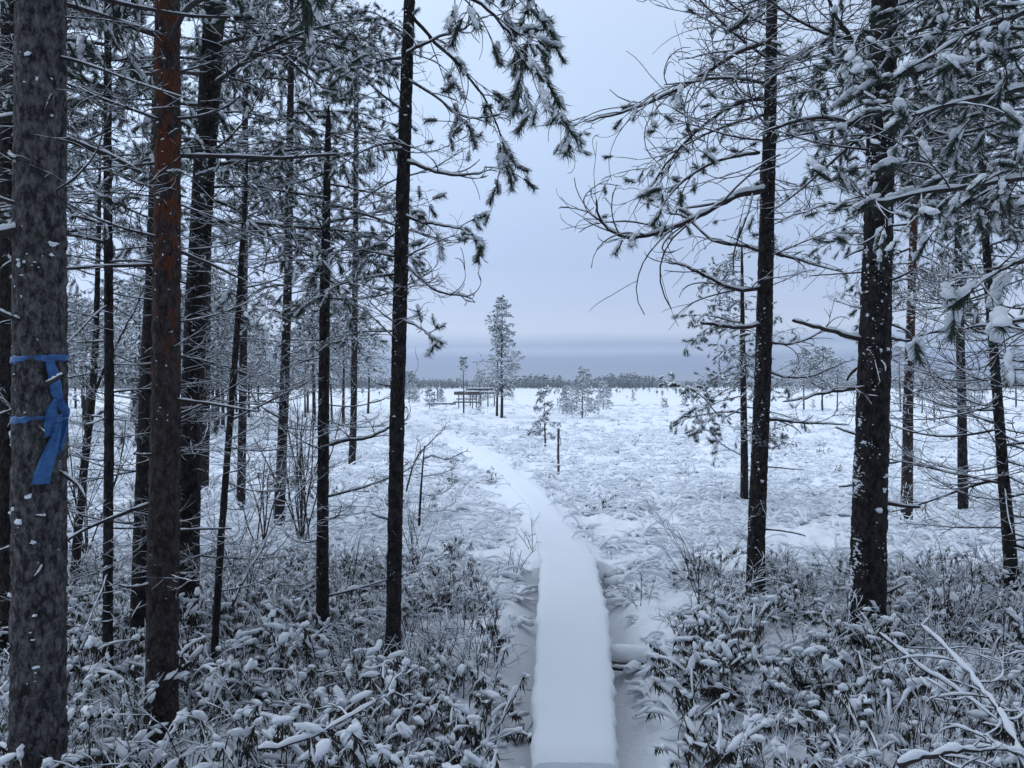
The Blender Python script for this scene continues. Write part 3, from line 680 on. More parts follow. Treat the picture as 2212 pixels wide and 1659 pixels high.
# ------------------------------------------------------------------ blue ribbons tied round the ribbon tree
def ribbon_tree():
    d = 3.05; cx = P(86, 900, d).x
    root = link('marker_ribbon', None, None, (cx, d, 0)); root['label'] = 'blue plastic marking ribbon tied in two bands round the grey trunk'; root['category'] = 'ribbon'
    m, n, l, b = new_mat('blue_ribbon')
    b.inputs['Roughness'].default_value = .45; t = n.new('ShaderNodeTexCoord'); z = n.new('ShaderNodeTexNoise'); z.inputs['Scale'].default_value = 30; z.inputs['Detail'].default_value = 4
    mpn = n.new('ShaderNodeMapping'); mpn.inputs['Scale'].default_value = (1, 1, 3); l.new(t.outputs['Object'], mpn.inputs[0]); l.new(mpn.outputs[0], z.inputs[0])
    r = n.new('ShaderNodeValToRGB'); r.color_ramp.elements[0].position = .3; r.color_ramp.elements[1].position = .75
    r.color_ramp.elements[0].color = (.011, .068, .22, 1); r.color_ramp.elements[1].color = (.035, .15, .38, 1)
    l.new(z.outputs[0], r.inputs[0]); l.new(r.outputs[0], b.inputs['Base Color'])
    bp = n.new('ShaderNodeBump'); bp.inputs['Distance'].default_value = .004; l.new(z.outputs[0], bp.inputs['Height']); l.new(bp.outputs[0], b.inputs['Normal'])
    rad = 52 / F * d + .004
    def band(py, wid, seed, knot_az):
        k = 90; rows = 4; V = np.zeros((k, rows * 2, 3)); zc = zp(py, d); rs = np.random.RandomState(seed)
        for i in range(k):
            a = 2 * math.pi * i / k; da = abs((a - knot_az + math.pi) % (2 * math.pi) - math.pi)
            pinch = .25 + .75 * min(1, da / .45)
            tilt = .006 * math.sin(a - knot_az) + .007 * (1 - pinch)
            for j in range(rows):
                u = j / (rows - 1) - .5; rr = rad + .0035 * math.sin(j * 2.1 + i * .35) * (.3 + .7 * rs.rand()) * .5
                zz_ = zc + tilt + u * wid * pinch + .0025 * math.sin(i * .9 + j)
                V[i, j] = (math.cos(a) * rr, math.sin(a) * rr, zz_); V[i, rows * 2 - 1 - j] = (math.cos(a) * (rr - .0015), math.sin(a) * (rr - .0015), zz_)
        mm = rows * 2; i, j = np.meshgrid(np.arange(k), np.arange(mm), indexing='ij'); g = Geo()
        g.add(V, np.stack([i * mm + j, i * mm + (j + 1) % mm, ((i + 1) % k) * mm + (j + 1) % mm, ((i + 1) % k) * mm + j], -1).reshape(-1, 4))
        link('band', build('band', [(g, m)]), root)
    band(776, .026, 1, -math.pi / 2 + .22); band(903, .026, 2, -math.pi / 2 + .45)
    def strip(pts, widths, out=.012):
        """hanging strip: centre points (px, py) with widths in px; lies just off the bark"""
        V = []; nn = len(pts)
        # refine
        fine = []; fw = []
        for i in range(nn - 1):
            for k in range(4):
                t_ = k / 4; fine.append((pts[i][0] * (1 - t_) + pts[i + 1][0] * t_, pts[i][1] * (1 - t_) + pts[i + 1][1] * t_)); fw.append(widths[i] * (1 - t_) + widths[i + 1] * t_)
        fine.append(pts[-1]); fw.append(widths[-1]); cols = 5
        for i, ((px, py), wd) in enumerate(zip(fine, fw)):
            row = []
            for j in range(cols):
                u = j / (cols - 1) - .5; X = P(px + u * wd, py, d - rad).x - cx
                jag = (.006 * math.sin(j * 3.1) if i == len(fine) - 1 else 0)
                yy = -math.sqrt(max(1e-4, (rad + out) ** 2 - min(X, rad) ** 2)) - .004 * math.sin(j * 1.9 + i * .5)
                row.append((X, yy, zp(py, d - rad) + jag))
            V.append(row + [(x, y + .0015, z_) for x, y, z_ in reversed(row)])
        V = np.array(V); k, mm = V.shape[:2]; i, j = np.meshgrid(np.arange(k - 1), np.arange(mm), indexing='ij'); g = Geo()
        g.add(V, np.stack([i * mm + j, i * mm + (j + 1) % mm, (i + 1) * mm + (j + 1) % mm, (i + 1) * mm + j], -1).reshape(-1, 4))
        g.f.append(np.array([[0, 1, 8, 9], [1, 2, 7, 8], [2, 3, 6, 7], [3, 4, 5, 6]]) + (k - 1) * mm)
        link('tail', build('tail', [(g, m)]), root)
    strip([(97, 776), (103, 815), (106, 850), (112, 875)], [12, 14, 16, 14], .008)
    strip([(114, 868), (124, 885), (128, 902)], [22, 22, 8], .012)
    strip([(108, 862), (102, 885), (99, 915), (97, 945)], [9, 13, 16, 15], .014)
    strip([(120, 905), (112, 945), (100, 985), (92, 1020), (88, 1046)], [13, 17, 22, 27, 28], .022)
    strip([(124, 908), (120, 935), (112, 965), (108, 985)], [10, 14, 14, 10], .010)
    g = Geo(); blobs(g, [(P(99, 0, d - rad).x - cx, -rad - .006, zp(776, d)), (P(125, 0, d - rad).x - cx, -rad + .012, zp(904, d))], [(.012, 0, 0)] * 2, [(0, .008, 0)] * 2, [(0, 0, .012)] * 2, 'hi', .25, 3)
    v, f = g.arrays(); k = len(v) // 2
    for i in range(2):
        gk = Geo(); gk.add(v[i * k:(i + 1) * k], SPH['hi'][1]); link('knot', build('knot', [(gk, m)]), root)
ribbon_tree()

# ------------------------------------------------------------------ whole small pines for the middle distance
def pine_proto(seed, height, style):
    rng = random.Random(seed); gb, gn, gs, gt = Geo(), Geo(), Geo(), Geo()
    r0 = .012 * height + .012
    lean = rng.gauss(0, .02); pts = [Vector((lean * z + .01 * math.sin(z * 1.7), .01 * math.cos(z * 2.1), z)) for z in np.linspace(-.15, height, 16)]
    gt.tube(pts, [r0 * (1 - .93 * (i / 15) ** .9) for i in range(16)], 7)
    S = dict(spire=(84, .15, .42, .24), bushy=(56, .08, .46, .40), thin=(40, .16, .0, .26), forest=(44, .28, .62, .34), sapling=(13, .12, .3, .27), round=(58, .36, .9, .40))[style]
    nb, lo, belly, ln = S
    for i in range(nb):
        t = (i + rng.random()) / nb; z = height * (lo + (1 - lo) * t) * .985
        if style == 'spire': pr = (1 - t) ** .75 * (.75 + .35 * math.sin(t * 14 + seed)) + .12
        elif style == 'thin': pr = (1 - t) ** .8 * .6 + .1
        elif style == 'round': pr = (1 - abs(t - .35) ** 1.6 * 1.3) * (1 - t ** 3) + .1
        elif style == 'forest': pr = min(1, .4 + t * 1.6) * (1 - t) ** .6 + .1
        else: pr = (1 - t) ** .7 + .15
        L_ = height * ln * pr * rng.uniform(.6, 1.15); L_ = max(L_, .14)
        dead = (style == 'thin' and t < .75) or t < (.12 if style in ('bushy', 'sapling') else .25 if style == 'forest' else .05)
        a = i * 2.4 + rng.gauss(0, .5); e = rng.uniform(-.25, .25) + .35 * t
        ma = walk(rng, (pts[0].lerp(pts[-1], (z + .15) / (height + .15)).x, 0, z), (math.cos(a) * math.cos(e), math.sin(a) * math.cos(e), math.sin(e)), L_, 5, None, 0, rng.uniform(-.7, -.1) if not dead else rng.uniform(-.2, .5), .06)
        ts = .145 if height > 2.5 else .10
        b, n_, s_ = grow(rng.randint(0, 99999), ma, max(.004, r0 * .16), 'dead' if dead else 'live', lod=1, snow=1.05, tsize=ts, dens=.9 if not dead else .5, Lm=max(L_, .3))
        for G_, H_ in ((gb, b), (gn, n_), (gs, s_)):
            v, f = H_.arrays()
            for ff in f: G_.f.append(ff + G_.n)
            G_.v.append(v); G_.n += len(v)
    return dict(trunk=build('trunk', [(gt, M['twig'])]), branches=build('branches', [(gb, M['twig'])]), crown=build('crown', [(gn, M['needle'])]) if gn.n else None, snow=build('snow', [(gs, M['snow'])]), h=height)
PP = {}
for st, hs, sd0 in (('spire', (6.2,), 3), ('bushy', (2.4, 1.9, 2.1), 5), ('thin', (3.5,), 9), ('forest', (5.2, 4.6, 5.8, 4.2), 13), ('sapling', (1.4, 1.0), 21), ('round', (4.4, 4.0), 31)):
    PP[st] = [pine_proto(sd0 + i * 7, h, st) for i, h in enumerate(hs)]

def put_pine(pr, x, y, hgt, label, rotz=0., group=None, name='pine_tree'):
    root = link(name, None, None, (x, y, gz(x, y) - .03), rotz, hgt / pr['h'], label=label, category='tree', group=group)
    link('trunk', pr['trunk'], root); c = link('branches', pr['branches'], root, kind='stuff')
    if pr['crown']: link('crown', pr['crown'], root, kind='stuff')
    link('snow', pr['snow'], root, kind='stuff')
    return root
def pine_px(st, i, px, base, top, label, group=None, rot=None, name='pine_tree', dd=0):
    d = H * F / (base - CY) + dd; x = (px - CX) / F * d
    return put_pine(PP[st][i], x, d, (base - top) / F * d, label, RNG.uniform(0, 6) if rot is None else rot, group, name)
pine_px('spire', 0, 1084, 903, 637, 'tallest pine alone in the middle of the bog', rot=.5)
pine_px('thin', 0, 1074, 900, 700, 'thin second trunk close beside the tallest bog pine', rot=2)
pine_px('thin', 0, 1002, 893, 765, 'nearly bare slender pine in front of the far picnic table', rot=1)
pine_px('bushy', 0, 1035, 872, 797, 'small pine between the bare slender pine and the tallest bog pine')
pine_px('sapling', 0, 1178, 968, 840, 'small snowy pine left of the marker stake')
pine_px('bushy', 1, 1225, 897, 835, 'leftmost and narrowest of the three bushy pines in the bog')
pine_px('bushy', 0, 1258, 905, 795, 'middle and tallest of the three bushy pines in the bog')
pine_px('bushy', 2, 1303, 884, 822, 'rightmost of the three bushy pines in the bog')
pine_px('sapling', 1, 928, 885, 835, 'sapling beside the short post in front of the far logs')
pine_px('bushy', 1, 952, 871, 838, 'round little pine just right of the short far post')
pine_px('sapling', 0, 1037, 892, 862, 'tiny pine at the foot of the tallest bog pine')
pine_px('thin', 0, 1430, 884, 842, 'leafless little snag beside a pale sapling', name='dead_pine')
pine_px('sapling', 1, 1437, 884, 858, 'pale sapling right of the leafless little snag')
pine_px('sapling', 0, 1367, 870, 845, 'lone tiny sapling right of the three bushy pines')
pine_px('thin', 0, 1497, 893, 850, 'bare stick of a pine left of the young snowy pine', name='dead_pine')
pine_px('sapling', 1, 1478, 878, 852, 'tiny sapling left of the bare stick')
pine_px('round', 0, 1736, 886, 752, 'left pine of the snowy trio between the right-hand trunks')
pine_px('round', 1, 1776, 887, 743, 'middle pine of the snowy trio between the right-hand trunks')
pine_px('forest', 1, 1808, 888, 770, 'right pine of the snowy trio between the right-hand trunks')
pine_px('sapling', 0, 1756, 884, 862, 'low bush pine under the snowy trio')
pine_px('forest', 2, 1945, 890, 745, 'far pine half hidden by the thickest right-hand trunk')
pine_px('forest', 0, 1992, 893, 780, 'far snowy pine right of the reddish slim trunk', rot=.4)
pine_px('round', 1, 2018, 915, 795, 'snow-laden pine beside a low tussock at right')
pine_px('bushy', 2, 2075, 880, 800, 'bushy far pine left of the leaning right-edge pine')
pine_px('bushy', 0, 2105, 886, 808, 'far pine just left of the leaning right-edge pine')
pine_px('forest', 3, 2195, 880, 742, 'far pine at the very right edge')
pine_px('sapling', 0, 2150, 878, 845, 'far sapling seen behind the leaning right-edge pine')
pine_px('forest', 1, 795, 895, 690, 'snowy pine left of the lone dark trunk at the forest edge')
pine_px('forest', 2, 765, 912, 650, 'tall snowy pine at the forest edge beside the slim black trunk')
pine_px('forest', 0, 742, 925, 640, 'snowy pine at the forest edge close to the slim black trunk', rot=3)
pine_px('bushy', 1, 884, 870, 800, 'far pine peeping out right of the lone dark trunk')
pine_px('sapling', 0, 896, 868, 836, 'far sapling right of the lone dark trunk')
fr = random.Random(5); k = 0
while k < 56:                                     # the wood on the left, seen between the trunks
    d = fr.uniform(20, 66); px = fr.uniform(-120, 730)
    x = (px - CX) / F * d
    if px > 500 and d < 30: continue
    st = fr.choice(('forest',) * 5 + ('round',)); pr = fr.choice(PP[st])
    gap = next(t_ for lim, t_ in ((60, 'behind the ribbon tree'), (225, 'right of the ribbon tree'), (330, 'left of the red pine'), (430, 'behind the red pine'),
               (560, 'by the dark leaning trunk'), (640, 'behind the pale patchy pine'), (9999, 'left of the slim black pine')) if px < lim)
    hg = fr.uniform(4.2, 6.6)
    put_pine(pr, x, d, hg, ('tall ' if hg > 5.6 else 'low ' if hg < 4.9 else 'mid-height ') + 'snowy pine ' + ('deep in' if d > 45 else 'at the near edge of' if d < 30 else 'in') + ' the far wood, ' + gap, fr.uniform(0, 6), 'far wood pines ' + gap); k += 1

# ------------------------------------------------------------------ scattering of what nobody can count
def scatter(name, label, cat, protos, pts, rotz, scl, idx, tilt=None):
    """one object that repeats small meshes over its points"""
    pc = bpy.data.collections.new(name + '_shapes')
    for i, me in enumerate(protos):
        o = bpy.data.objects.new('%s_shape_%02d' % (name, i), me); pc.objects.link(o)
    me = bpy.data.meshes.new(name); me.vertices.add(len(pts)); me.vertices.foreach_set('co', np.asarray(pts, float).ravel())
    a = me.attributes.new('turn', 'FLOAT_VECTOR', 'POINT'); rv = np.zeros((len(pts), 3)); rv[:, 2] = rotz
    if tilt is not None: rv[:, :2] = tilt
    a.data.foreach_set('vector', rv.ravel())
    a = me.attributes.new('size', 'FLOAT', 'POINT'); a.data.foreach_set('value', np.asarray(scl, float))
    a = me.attributes.new('pick', 'INT', 'POINT'); a.data.foreach_set('value', np.asarray(idx, np.int32))
    ob = link(name, me, None, kind='stuff', label=label, category=cat)
    gt = bpy.data.node_groups.new(name, 'GeometryNodeTree')
    gt.interface.new_socket('Geometry', in_out='INPUT', socket_type='NodeSocketGeometry'); gt.interface.new_socket('Geometry', in_out='OUTPUT', socket_type='NodeSocketGeometry')
    n = gt.nodes.new; l = gt.links.new; gi, go = n('NodeGroupInput'), n('NodeGroupOutput'); ci = n('GeometryNodeCollectionInfo'); ci.inputs[0].default_value = pc
    ci.inputs['Separate Children'].default_value = True; ci.inputs['Reset Children'].default_value = True
    ip = n('GeometryNodeInstanceOnPoints'); ip.inputs['Pick Instance'].default_value = True
    def attr(nm, ty):
        q = n('GeometryNodeInputNamedAttribute'); q.data_type = ty; q.inputs[0].default_value = nm; return q.outputs[0]
    l(gi.outputs[0], ip.inputs['Points']); l(ci.outputs[0], ip.inputs['Instance']); l(attr('pick', 'INT'), ip.inputs['Instance Index'])
    l(attr('turn', 'FLOAT_VECTOR'), ip.inputs['Rotation']); l(attr('size', 'FLOAT'), ip.inputs['Scale']); l(ip.outputs[0], go.inputs[0])
    md = ob.modifiers.new('scatter', 'NODES'); md.node_group = gt
    return ob

def sedge(seed, blades, hgt, snowy):
    """a tussock of dry sedge bowed right over by the snow lying on it"""
    rng = random.Random(seed); g, gs = Geo(), Geo(); la = rng.uniform(0, 6.28)
    for i in range(blades):
        a = la + rng.gauss(0, 1.0); rr = rng.uniform(0, .13); b = rng.uniform(0, 6.28); tl = rng.uniform(.4, 1.25)
        thin = rng.random() < .3; ln = hgt * rng.uniform(.6, 1.3)
        pts = walk(rng, (rr * math.cos(b), rr * math.sin(b), -.02), (math.cos(a) * math.sin(tl), math.sin(a) * math.sin(tl), math.cos(tl)), ln, 8, None, 0, -rng.uniform(1.6, 3.8), .05)
        for p in pts: p.z = max(p.z, .002 + .006 * rng.random())
        g.tube(pts, [.0024, .0024, .0022, .002, .0018, .0016, .0014, .0012, .0008], 3)
        if rng.random() < snowy: snow_on(gs, rng, pts, [.003] * 9, 5, 1.0, .004 if thin else .0135, .9, .12)
    n_ = 8; C, A, B, D = [], [], [], []
    for i in range(n_):
        a = rng.uniform(0, 6.28); l_ = rng.uniform(.05, .16); w_ = rng.uniform(.022, .05); rr = rng.uniform(0, .2); b = rng.uniform(0, 6.28)
        C.append((rr * math.cos(b), rr * math.sin(b), rng.uniform(-.01, .02))); A.append((l_ * math.cos(a), l_ * math.sin(a), rng.gauss(0, .012))); B.append((-w_ * math.sin(a), w_ * math.cos(a), 0)); D.append((0, 0, rng.uniform(.018, .045)))
    blobs(gs, C, A, B, D, 'hi', .22, seed)
    return build('sedge', [(g, M['straw']), (gs, M['snow'])])

def shrub_geo(seed, stems, hgt, leaves=True, cap=1.0, splay=.75):
    """Labrador tea: woody stems, drooping narrow leaves at the tips, a cap of snow on each"""
    rng = random.Random(seed); g, gl, gs = Geo(), Geo(), Geo(); LV = []; C, A, B, Cc = [], [], [], []
    for i in range(stems):
        a = rng.uniform(0, 6.28); tl = abs(rng.gauss(0, splay)); ln = hgt * rng.uniform(.55, 1.2); rr = rng.uniform(0, .10); b = rng.uniform(0, 6.28)
        st = walk(rng, (rr * math.cos(b), rr * math.sin(b), -.03), (math.cos(a) * math.sin(tl), math.sin(a) * math.sin(tl), math.cos(tl)), ln, 7, Vector((rng.gauss(0, 1), rng.gauss(0, 1), .2)).normalized(), rng.gauss(0, .7), -rng.uniform(.2, 1.5), .06)
        rad = [.0036, .0034, .0032, .003, .0028, .0026, .0024, .002]
        g.tube(st, rad, 4); snow_on(gs, rng, st, rad, 6, cap, .006, 1.5, .25)
        tips = [st]
        for q in range(rng.choice((0, 1, 1, 2))):
            j = rng.randint(2, 5); d = (st[j + 1] - st[j]).normalized() + Vector((rng.gauss(0, .7), rng.gauss(0, .7), rng.gauss(.1, .3)))
            tw = walk(rng, st[j], d, ln * rng.uniform(.25, .5), 5, None, 0, -rng.uniform(.1, .8), .07)
            g.tube(tw, [.0024, .0023, .0021, .002, .0018, .0014], 3); snow_on(gs, rng, tw, [.0026] * 6, 4, cap, .006, 1., .2); tips.append(tw)
        for tp in tips:
            e = tp[-1]; ax = (tp[-1] - tp[-2]).normalized()
            if leaves:
                for q in range(rng.randint(12, 20)):
                    a2 = rng.uniform(0, 6.28); o = e - ax * rng.uniform(0, .07); d = Vector((math.cos(a2) * .7, math.sin(a2) * .7, -rng.uniform(.5, 1.7))).normalized() * rng.uniform(.03, .058)
                    sdv = d.cross(Vector((0, 0, 1))).normalized() * .0042; md_ = o + d * .5 + Vector((0, 0, .006))
                    LV += [tuple(o), tuple(md_ + sdv), tuple(o + d), tuple(md_ - sdv)]
                if rng.random() < .9:
                    hz = Vector((ax.x, ax.y, ax.z * .4)); hz = hz.normalized() if hz.length > .1 else Vector((1, 0, 0)); lt = hz.cross(Vector((0, 0, 1))).normalized(); n3 = lt.cross(hz)
                    for q in range(rng.choice((1, 1, 2))):
                        s = rng.uniform(.009, .019) * cap; C.append(tuple(e - ax * .024 * q + Vector((rng.gauss(0, .008), rng.gauss(0, .008), s * .45))))
                        A.append(tuple((hz + Vector((rng.gauss(0, .4), rng.gauss(0, .4), rng.gauss(-.1, .35)))).normalized() * s * rng.uniform(1.1, 2.6))); B.append(tuple(lt * s * rng.uniform(.8, 1.2))); Cc.append(tuple(n3 * s * rng.uniform(.6, .85)))
    if LV: gl.add(LV, np.arange(len(LV)).reshape(-1, 4))
    blobs(gs, C, A, B, Cc, 'hi', .3, seed)
    return g, gl, gs

def twig_bush(seed, stems, hgt, splay=.35, thick=.0035, up=.25):
    """bare upright twigs forking again and again, a line of snow on each"""
    rng = random.Random(seed); g, gs = Geo(), Geo()
    def fork(p, d, ln, r, lev):
        n_ = 6 if lev == 0 else 4
        pts = walk(rng, p, d, ln, n_, Vector((rng.gauss(0, 1), rng.gauss(0, 1), rng.gauss(0, .4))).normalized(), rng.gauss(0, .5), up, .06)
        rad = [r * (1 - .45 * i / n_) for i in range(n_ + 1)]
        g.tube(pts, rad, 4 if lev == 0 else 3); snow_on(gs, rng, pts, rad, 4, .9, .0028, .8, .25)
        if lev < 2:
            for q in range(rng.randint(2, 4) if lev == 0 else rng.randint(1, 3)):
                j = rng.randint(max(1, n_ // 3), n_ - 1); dd = (pts[j + 1] - pts[j]).normalized() + Vector((rng.gauss(0, .5), rng.gauss(0, .5), rng.gauss(.05, .3)))
                fork(pts[j], dd, ln * rng.uniform(.35, .6), max(.0016, rad[j] * .65), lev + 1)
    for i in range(stems):
        a = rng.uniform(0, 6.28); tl = abs(rng.gauss(0, splay)); b = rng.uniform(0, 6.28); rr = rng.uniform(0, .07)
        fork((rr * math.cos(b), rr * math.sin(b), -.03), Vector((math.cos(a) * math.sin(tl), math.sin(a) * math.sin(tl), math.cos(tl))), hgt * rng.uniform(.6, 1.1), thick, 0)
    return g, gs

SEDGE = [sedge(100 + i, 10 + 2 * (i % 3), .30 + .05 * (i % 4), .85) for i in range(10)]
SHRUB = [shrub_geo(200 + i, 10 + i % 4, .30 + .05 * (i % 3)) for i in range(10)]
TWIG = [twig_bush(300 + i, 5 + i % 3, .34 + .05 * (i % 3), .55, .0028, -.1) for i in range(6)]
SHRUB_ONE = [build('shrub', [(a, M['twig']), (b, M['leaf']), (c, M['snow'])]) for a, b, c in SHRUB]
TWIG_ONE = [build('twigs', [(a, M['twig']), (c, M['snow'])]) for a, c in TWIG]

def off_path(x, y, pad=0.):
    dx = x[:, None] - PC[None, :, 0]; dy = y[:, None] - PC[None, :, 1]; dd = dx * dx + dy * dy; j = dd.argmin(1)
    return np.sqrt(dd[np.arange(len(x)), j]) > PC[j, 2] + pad
def field(seed, n, y0, y1, power=1.0, spread=.78):
    rs = np.random.RandomState(seed); y = y0 + (y1 - y0) * rs.rand(n) ** power; x = (rs.rand(n) * 2 - 1) * (y * spread + .5); return x, y, rs

# sedge over the open bog
X, Y = [], []
for sd_, n, y0, y1 in ((1, 3000, 6.3, 14), (2, 4200, 13, 30), (3, 3000, 28, 70)):
    x, y, rs = field(sd_, n, y0, y1, .85); X.append(x); Y.append(y)
X = np.concatenate(X); Y = np.concatenate(Y); rs = np.random.RandomState(7)
keep = off_path(X, Y, .14) & (vn(X / 1.1, Y / 1.1, 40) > .2); X, Y = X[keep], Y[keep]
scatter('sedge_grass', 'snow-bowed dry sedge covering the open bog', 'grass', SEDGE, np.column_stack([X, Y, gh(X, Y) - .01]), rs.rand(len(X)) * 6.28, rs.uniform(.6, 1.25, len(X)), rs.randint(0, len(SEDGE), len(X)))
x, y, rs = field(71, 420, 3.2, 6.6, .8); keep = off_path(x, y, .16) & (x > -1.1) & (x < 1.9); x, y = x[keep], y[keep]
scatter('path_side_grass', 'snowy sedge tufts along both sides of the duckboards', 'grass', SEDGE, np.column_stack([x, y, gh(x, y) - .01]), rs.rand(len(x)) * 6.28, rs.uniform(.4, .85, len(x)), rs.randint(0, len(SEDGE), len(x)))
# low dwarf shrubs: mostly left of the path and under the trees
X, Y = [], []
for sd_, n, y0, y1 in ((11, 900, 5.2, 8.5), (12, 900, 8, 20), (13, 3200, 18, 60)):
    x, y, rs = field(sd_, n, y0, y1, .9); X.append(x); Y.append(y)
X = np.concatenate(X); Y = np.concatenate(Y); rs = np.random.RandomState(17)
wl = np.where(Y < 9, np.where(X > .9, (X > 1.5) * (Y < 6.8), (X < -.35) * (Y < 7.4)), np.where(X < -.25 * Y + 1.6, .5, np.where(Y < 18, .05, .14)))
keep = off_path(X, Y, .2) & (rs.rand(len(X)) < wl); X, Y = X[keep], Y[keep]
scatter('dwarf_shrub_cover', 'low snow-dusted dwarf shrubs carpeting the ground under the trees', 'ground cover', SHRUB_ONE + TWIG_ONE, np.column_stack([X, Y, gh(X, Y) - .02]), rs.rand(len(X)) * 6.28, np.where(Y > 15, .6, .85) * rs.uniform(.7, 1.15, len(X)), rs.randint(0, len(SHRUB_ONE) + len(TWIG_ONE), len(X)))
x, y, rs = field(61, 420, 2.3, 6.6, .8); keep = off_path(x, y, .3) & ((x < -.1) | (x > .95)); x, y = x[keep], y[keep]
scatter('fine_twigs', 'fine bare snowy twigs between the foreground shrubs', 'ground cover', TWIG_ONE, np.column_stack([x, y, gh(x, y) - .02]), rs.rand(len(x)) * 6.28, rs.uniform(.7, 1.2, len(x)), rs.randint(0, len(TWIG_ONE), len(x)))

# foreground shrubs, each one a plant of its own
SH_M = [(build('stems', [(a, M['twig'])]), build('leaves', [(b, M['leaf'])]), build('snow', [(c, M['snow'])])) for a, b, c in SHRUB]
def put_shrub(x, y, i, rz, s, label, group):
    root = link('dwarf_shrub', None, None, (x, y, gz(x, y) - .02), rz, s, label=label, category='shrub', group=group)
    link('stems', SH_M[i][0], root, kind='stuff'); link('leaves', SH_M[i][1], root, kind='stuff'); link('snow', SH_M[i][2], root, kind='stuff')
sr = random.Random(77); k = 0; spots = []
while k < 290:
    y = 2.25 + 3.4 * sr.random() ** .8; x = sr.uniform(-1, 1) * (y * .70 + .15)
    ok = off_path(np.array([x]), np.array([y]), .21)[0] and (x < .02 if x < .4 else x > .80)
    if x > .4 and x < 1.25 and y > 3.6 + (x - .8) * 3.5: ok = False
    if -.9 < x < .1 and y > 4.9 + .0 * x: ok = False
    if not ok: continue
    spots.append((x, y)); k += 1
for x, y in spots:
    rt = x > .4
    sz = sr.uniform(.75, 1.25); si = sr.randrange(len(SH_M))
    px, py = CX + x / y * F, CY + (H - .25) / y * F
    marks = [(82, 1560, 'at the foot of the ribbon tree'), (210, 1560, 'between the ribbon tree and the red pine'), (350, 1590, 'in front of the red pine'), (235, 1440, 'at the foot of the very thin pine'),
             (460, 1420, 'by the crooked dead pine'), (560, 1560, 'left of the fallen branch in the foreground'), (720, 1600, 'around the fallen branch at bottom centre-left'), (700, 1400, 'at the foot of the slim black pine'),
             (850, 1460, 'at the foot of the lone dark trunk'), (990, 1450, 'between the lone dark trunk and the duckboards'), (1100, 1600, 'against the left edge of the duckboards'), (920, 1610, 'at the bottom edge left of the duckboards'),
             (1480, 1600, 'right of the duckboards at the bottom edge'), (1450, 1420, 'just right of the cross log'), (1631, 1290, 'at the foot of the slim flecked pine'), (1700, 1450, 'between the two dark right-hand trunks'),
             (1870, 1390, 'at the foot of the thickest right-hand trunk'), (1720, 1600, 'at the bottom edge below the right-hand trunks'), (1950, 1560, 'among the fallen branches at lower right'), (2120, 1420, 'at the right edge below the leaning pine'), (2160, 1600, 'in the lower right corner')]
    ph = min(marks, key=lambda m_: (m_[0] - px) ** 2 + (m_[1] - py) ** 2)[2]
    put_shrub(x, y, si, sr.uniform(0, 6.28), sz, ('small' if sz < .92 else 'tall' if sz > 1.1 else 'middling') + ' snow-capped dwarf shrub ' + ph, 'foreground shrubs ' + ph)

# bare deciduous bushes
def bush(px, py, stems, hgt, label, seed, splay=.28, thick=.008, dz=0, up=.3):
    d = H * F / (py - CY); x = (px - CX) / F * d
    root = link('bare_bush', None, None, (x, d, gz(x, d)), label=label, category='bush')
    g, gs = twig_bush(seed, stems, hgt, splay, thick, up)
    link('stems', build('stems', [(g, M['twig'])]), root, kind='stuff'); link('snow', build('snow', [(gs, M['snow'])]), root, kind='stuff')
bush(655, 1185, 13, 1.6, 'many-stemmed bare birch bush behind the slim black pine', 401, .22)
bush(180, 1230, 8, 1.5, 'bare upright saplings right of the ribbon tree', 402, .2)
bush(560, 1200, 6, 1.1, 'bare twiggy bush left of the birch bush', 403, .3)
bush(900, 1240, 9, .75, 'fan of bare grassy twigs right of the lone dark trunk', 404, .6, .004)
bush(1105, 1260, 4, .38, 'small bare twig bush at the left of the duckboards', 405, .3, .004)
bush(1150, 1215, 3, .3, 'forked snowy twig leaning to the duckboards', 406, .5, .004)
bush(1520, 1330, 8, .7, 'bare twigs at the foot of the slim flecked pine', 407, .7, .004, 0, -.2)
bush(2040, 1390, 8, .7, 'bare bowed twigs right of the thickest right-hand trunk', 408, .8, .0045, 0, -.3)
bush(520, 1330, 7, .8, 'dense bare twigs below the crooked dead pine', 409, .6, .0045)
bush(760, 1330, 8, .6, 'bare twigs between the slim black pine and the lone dark trunk', 410, .7, .004)

# crooked young pine bowed right beside the lone trunk
near_tree('little crooked pine bowed to the right beside the lone dark trunk', [(905, 1145, 6), (908, 1080, 5), (912, 1020, 4), (917, 965, 2.5)], 9.2, zp(955, 9.2), (), seed=60, sides=10, dz=.04, crown=None, r_top=.01,
    own=[('dead', [(878, 1060, 0), (888, 1020, 0), (903, 985, 0), (925, 960, 0), (950, 935, 0), (962, 925, 0)], .012, dict(dens=.9)),
         ('dead', [(915, 990, 0), (935, 985, 0), (960, 992, 0), (985, 985, 0), (998, 978, 0)], .009, dict(dens=.8)),
         ('dead', [(910, 1030, 0), (940, 1025, 0), (965, 1020, 0), (985, 1000, 0)], .006, dict(dens=.8)),
         ('dead', [(908, 1065, 0), (935, 1070, 0), (965, 1060, 0), (980, 1040, 0)], .005, dict(dens=.8)),
         ('dead', [(906, 1095, 0), (930, 1105, 0), (960, 1100, 0), (985, 1080, 0)], .005, dict(dens=.8))])

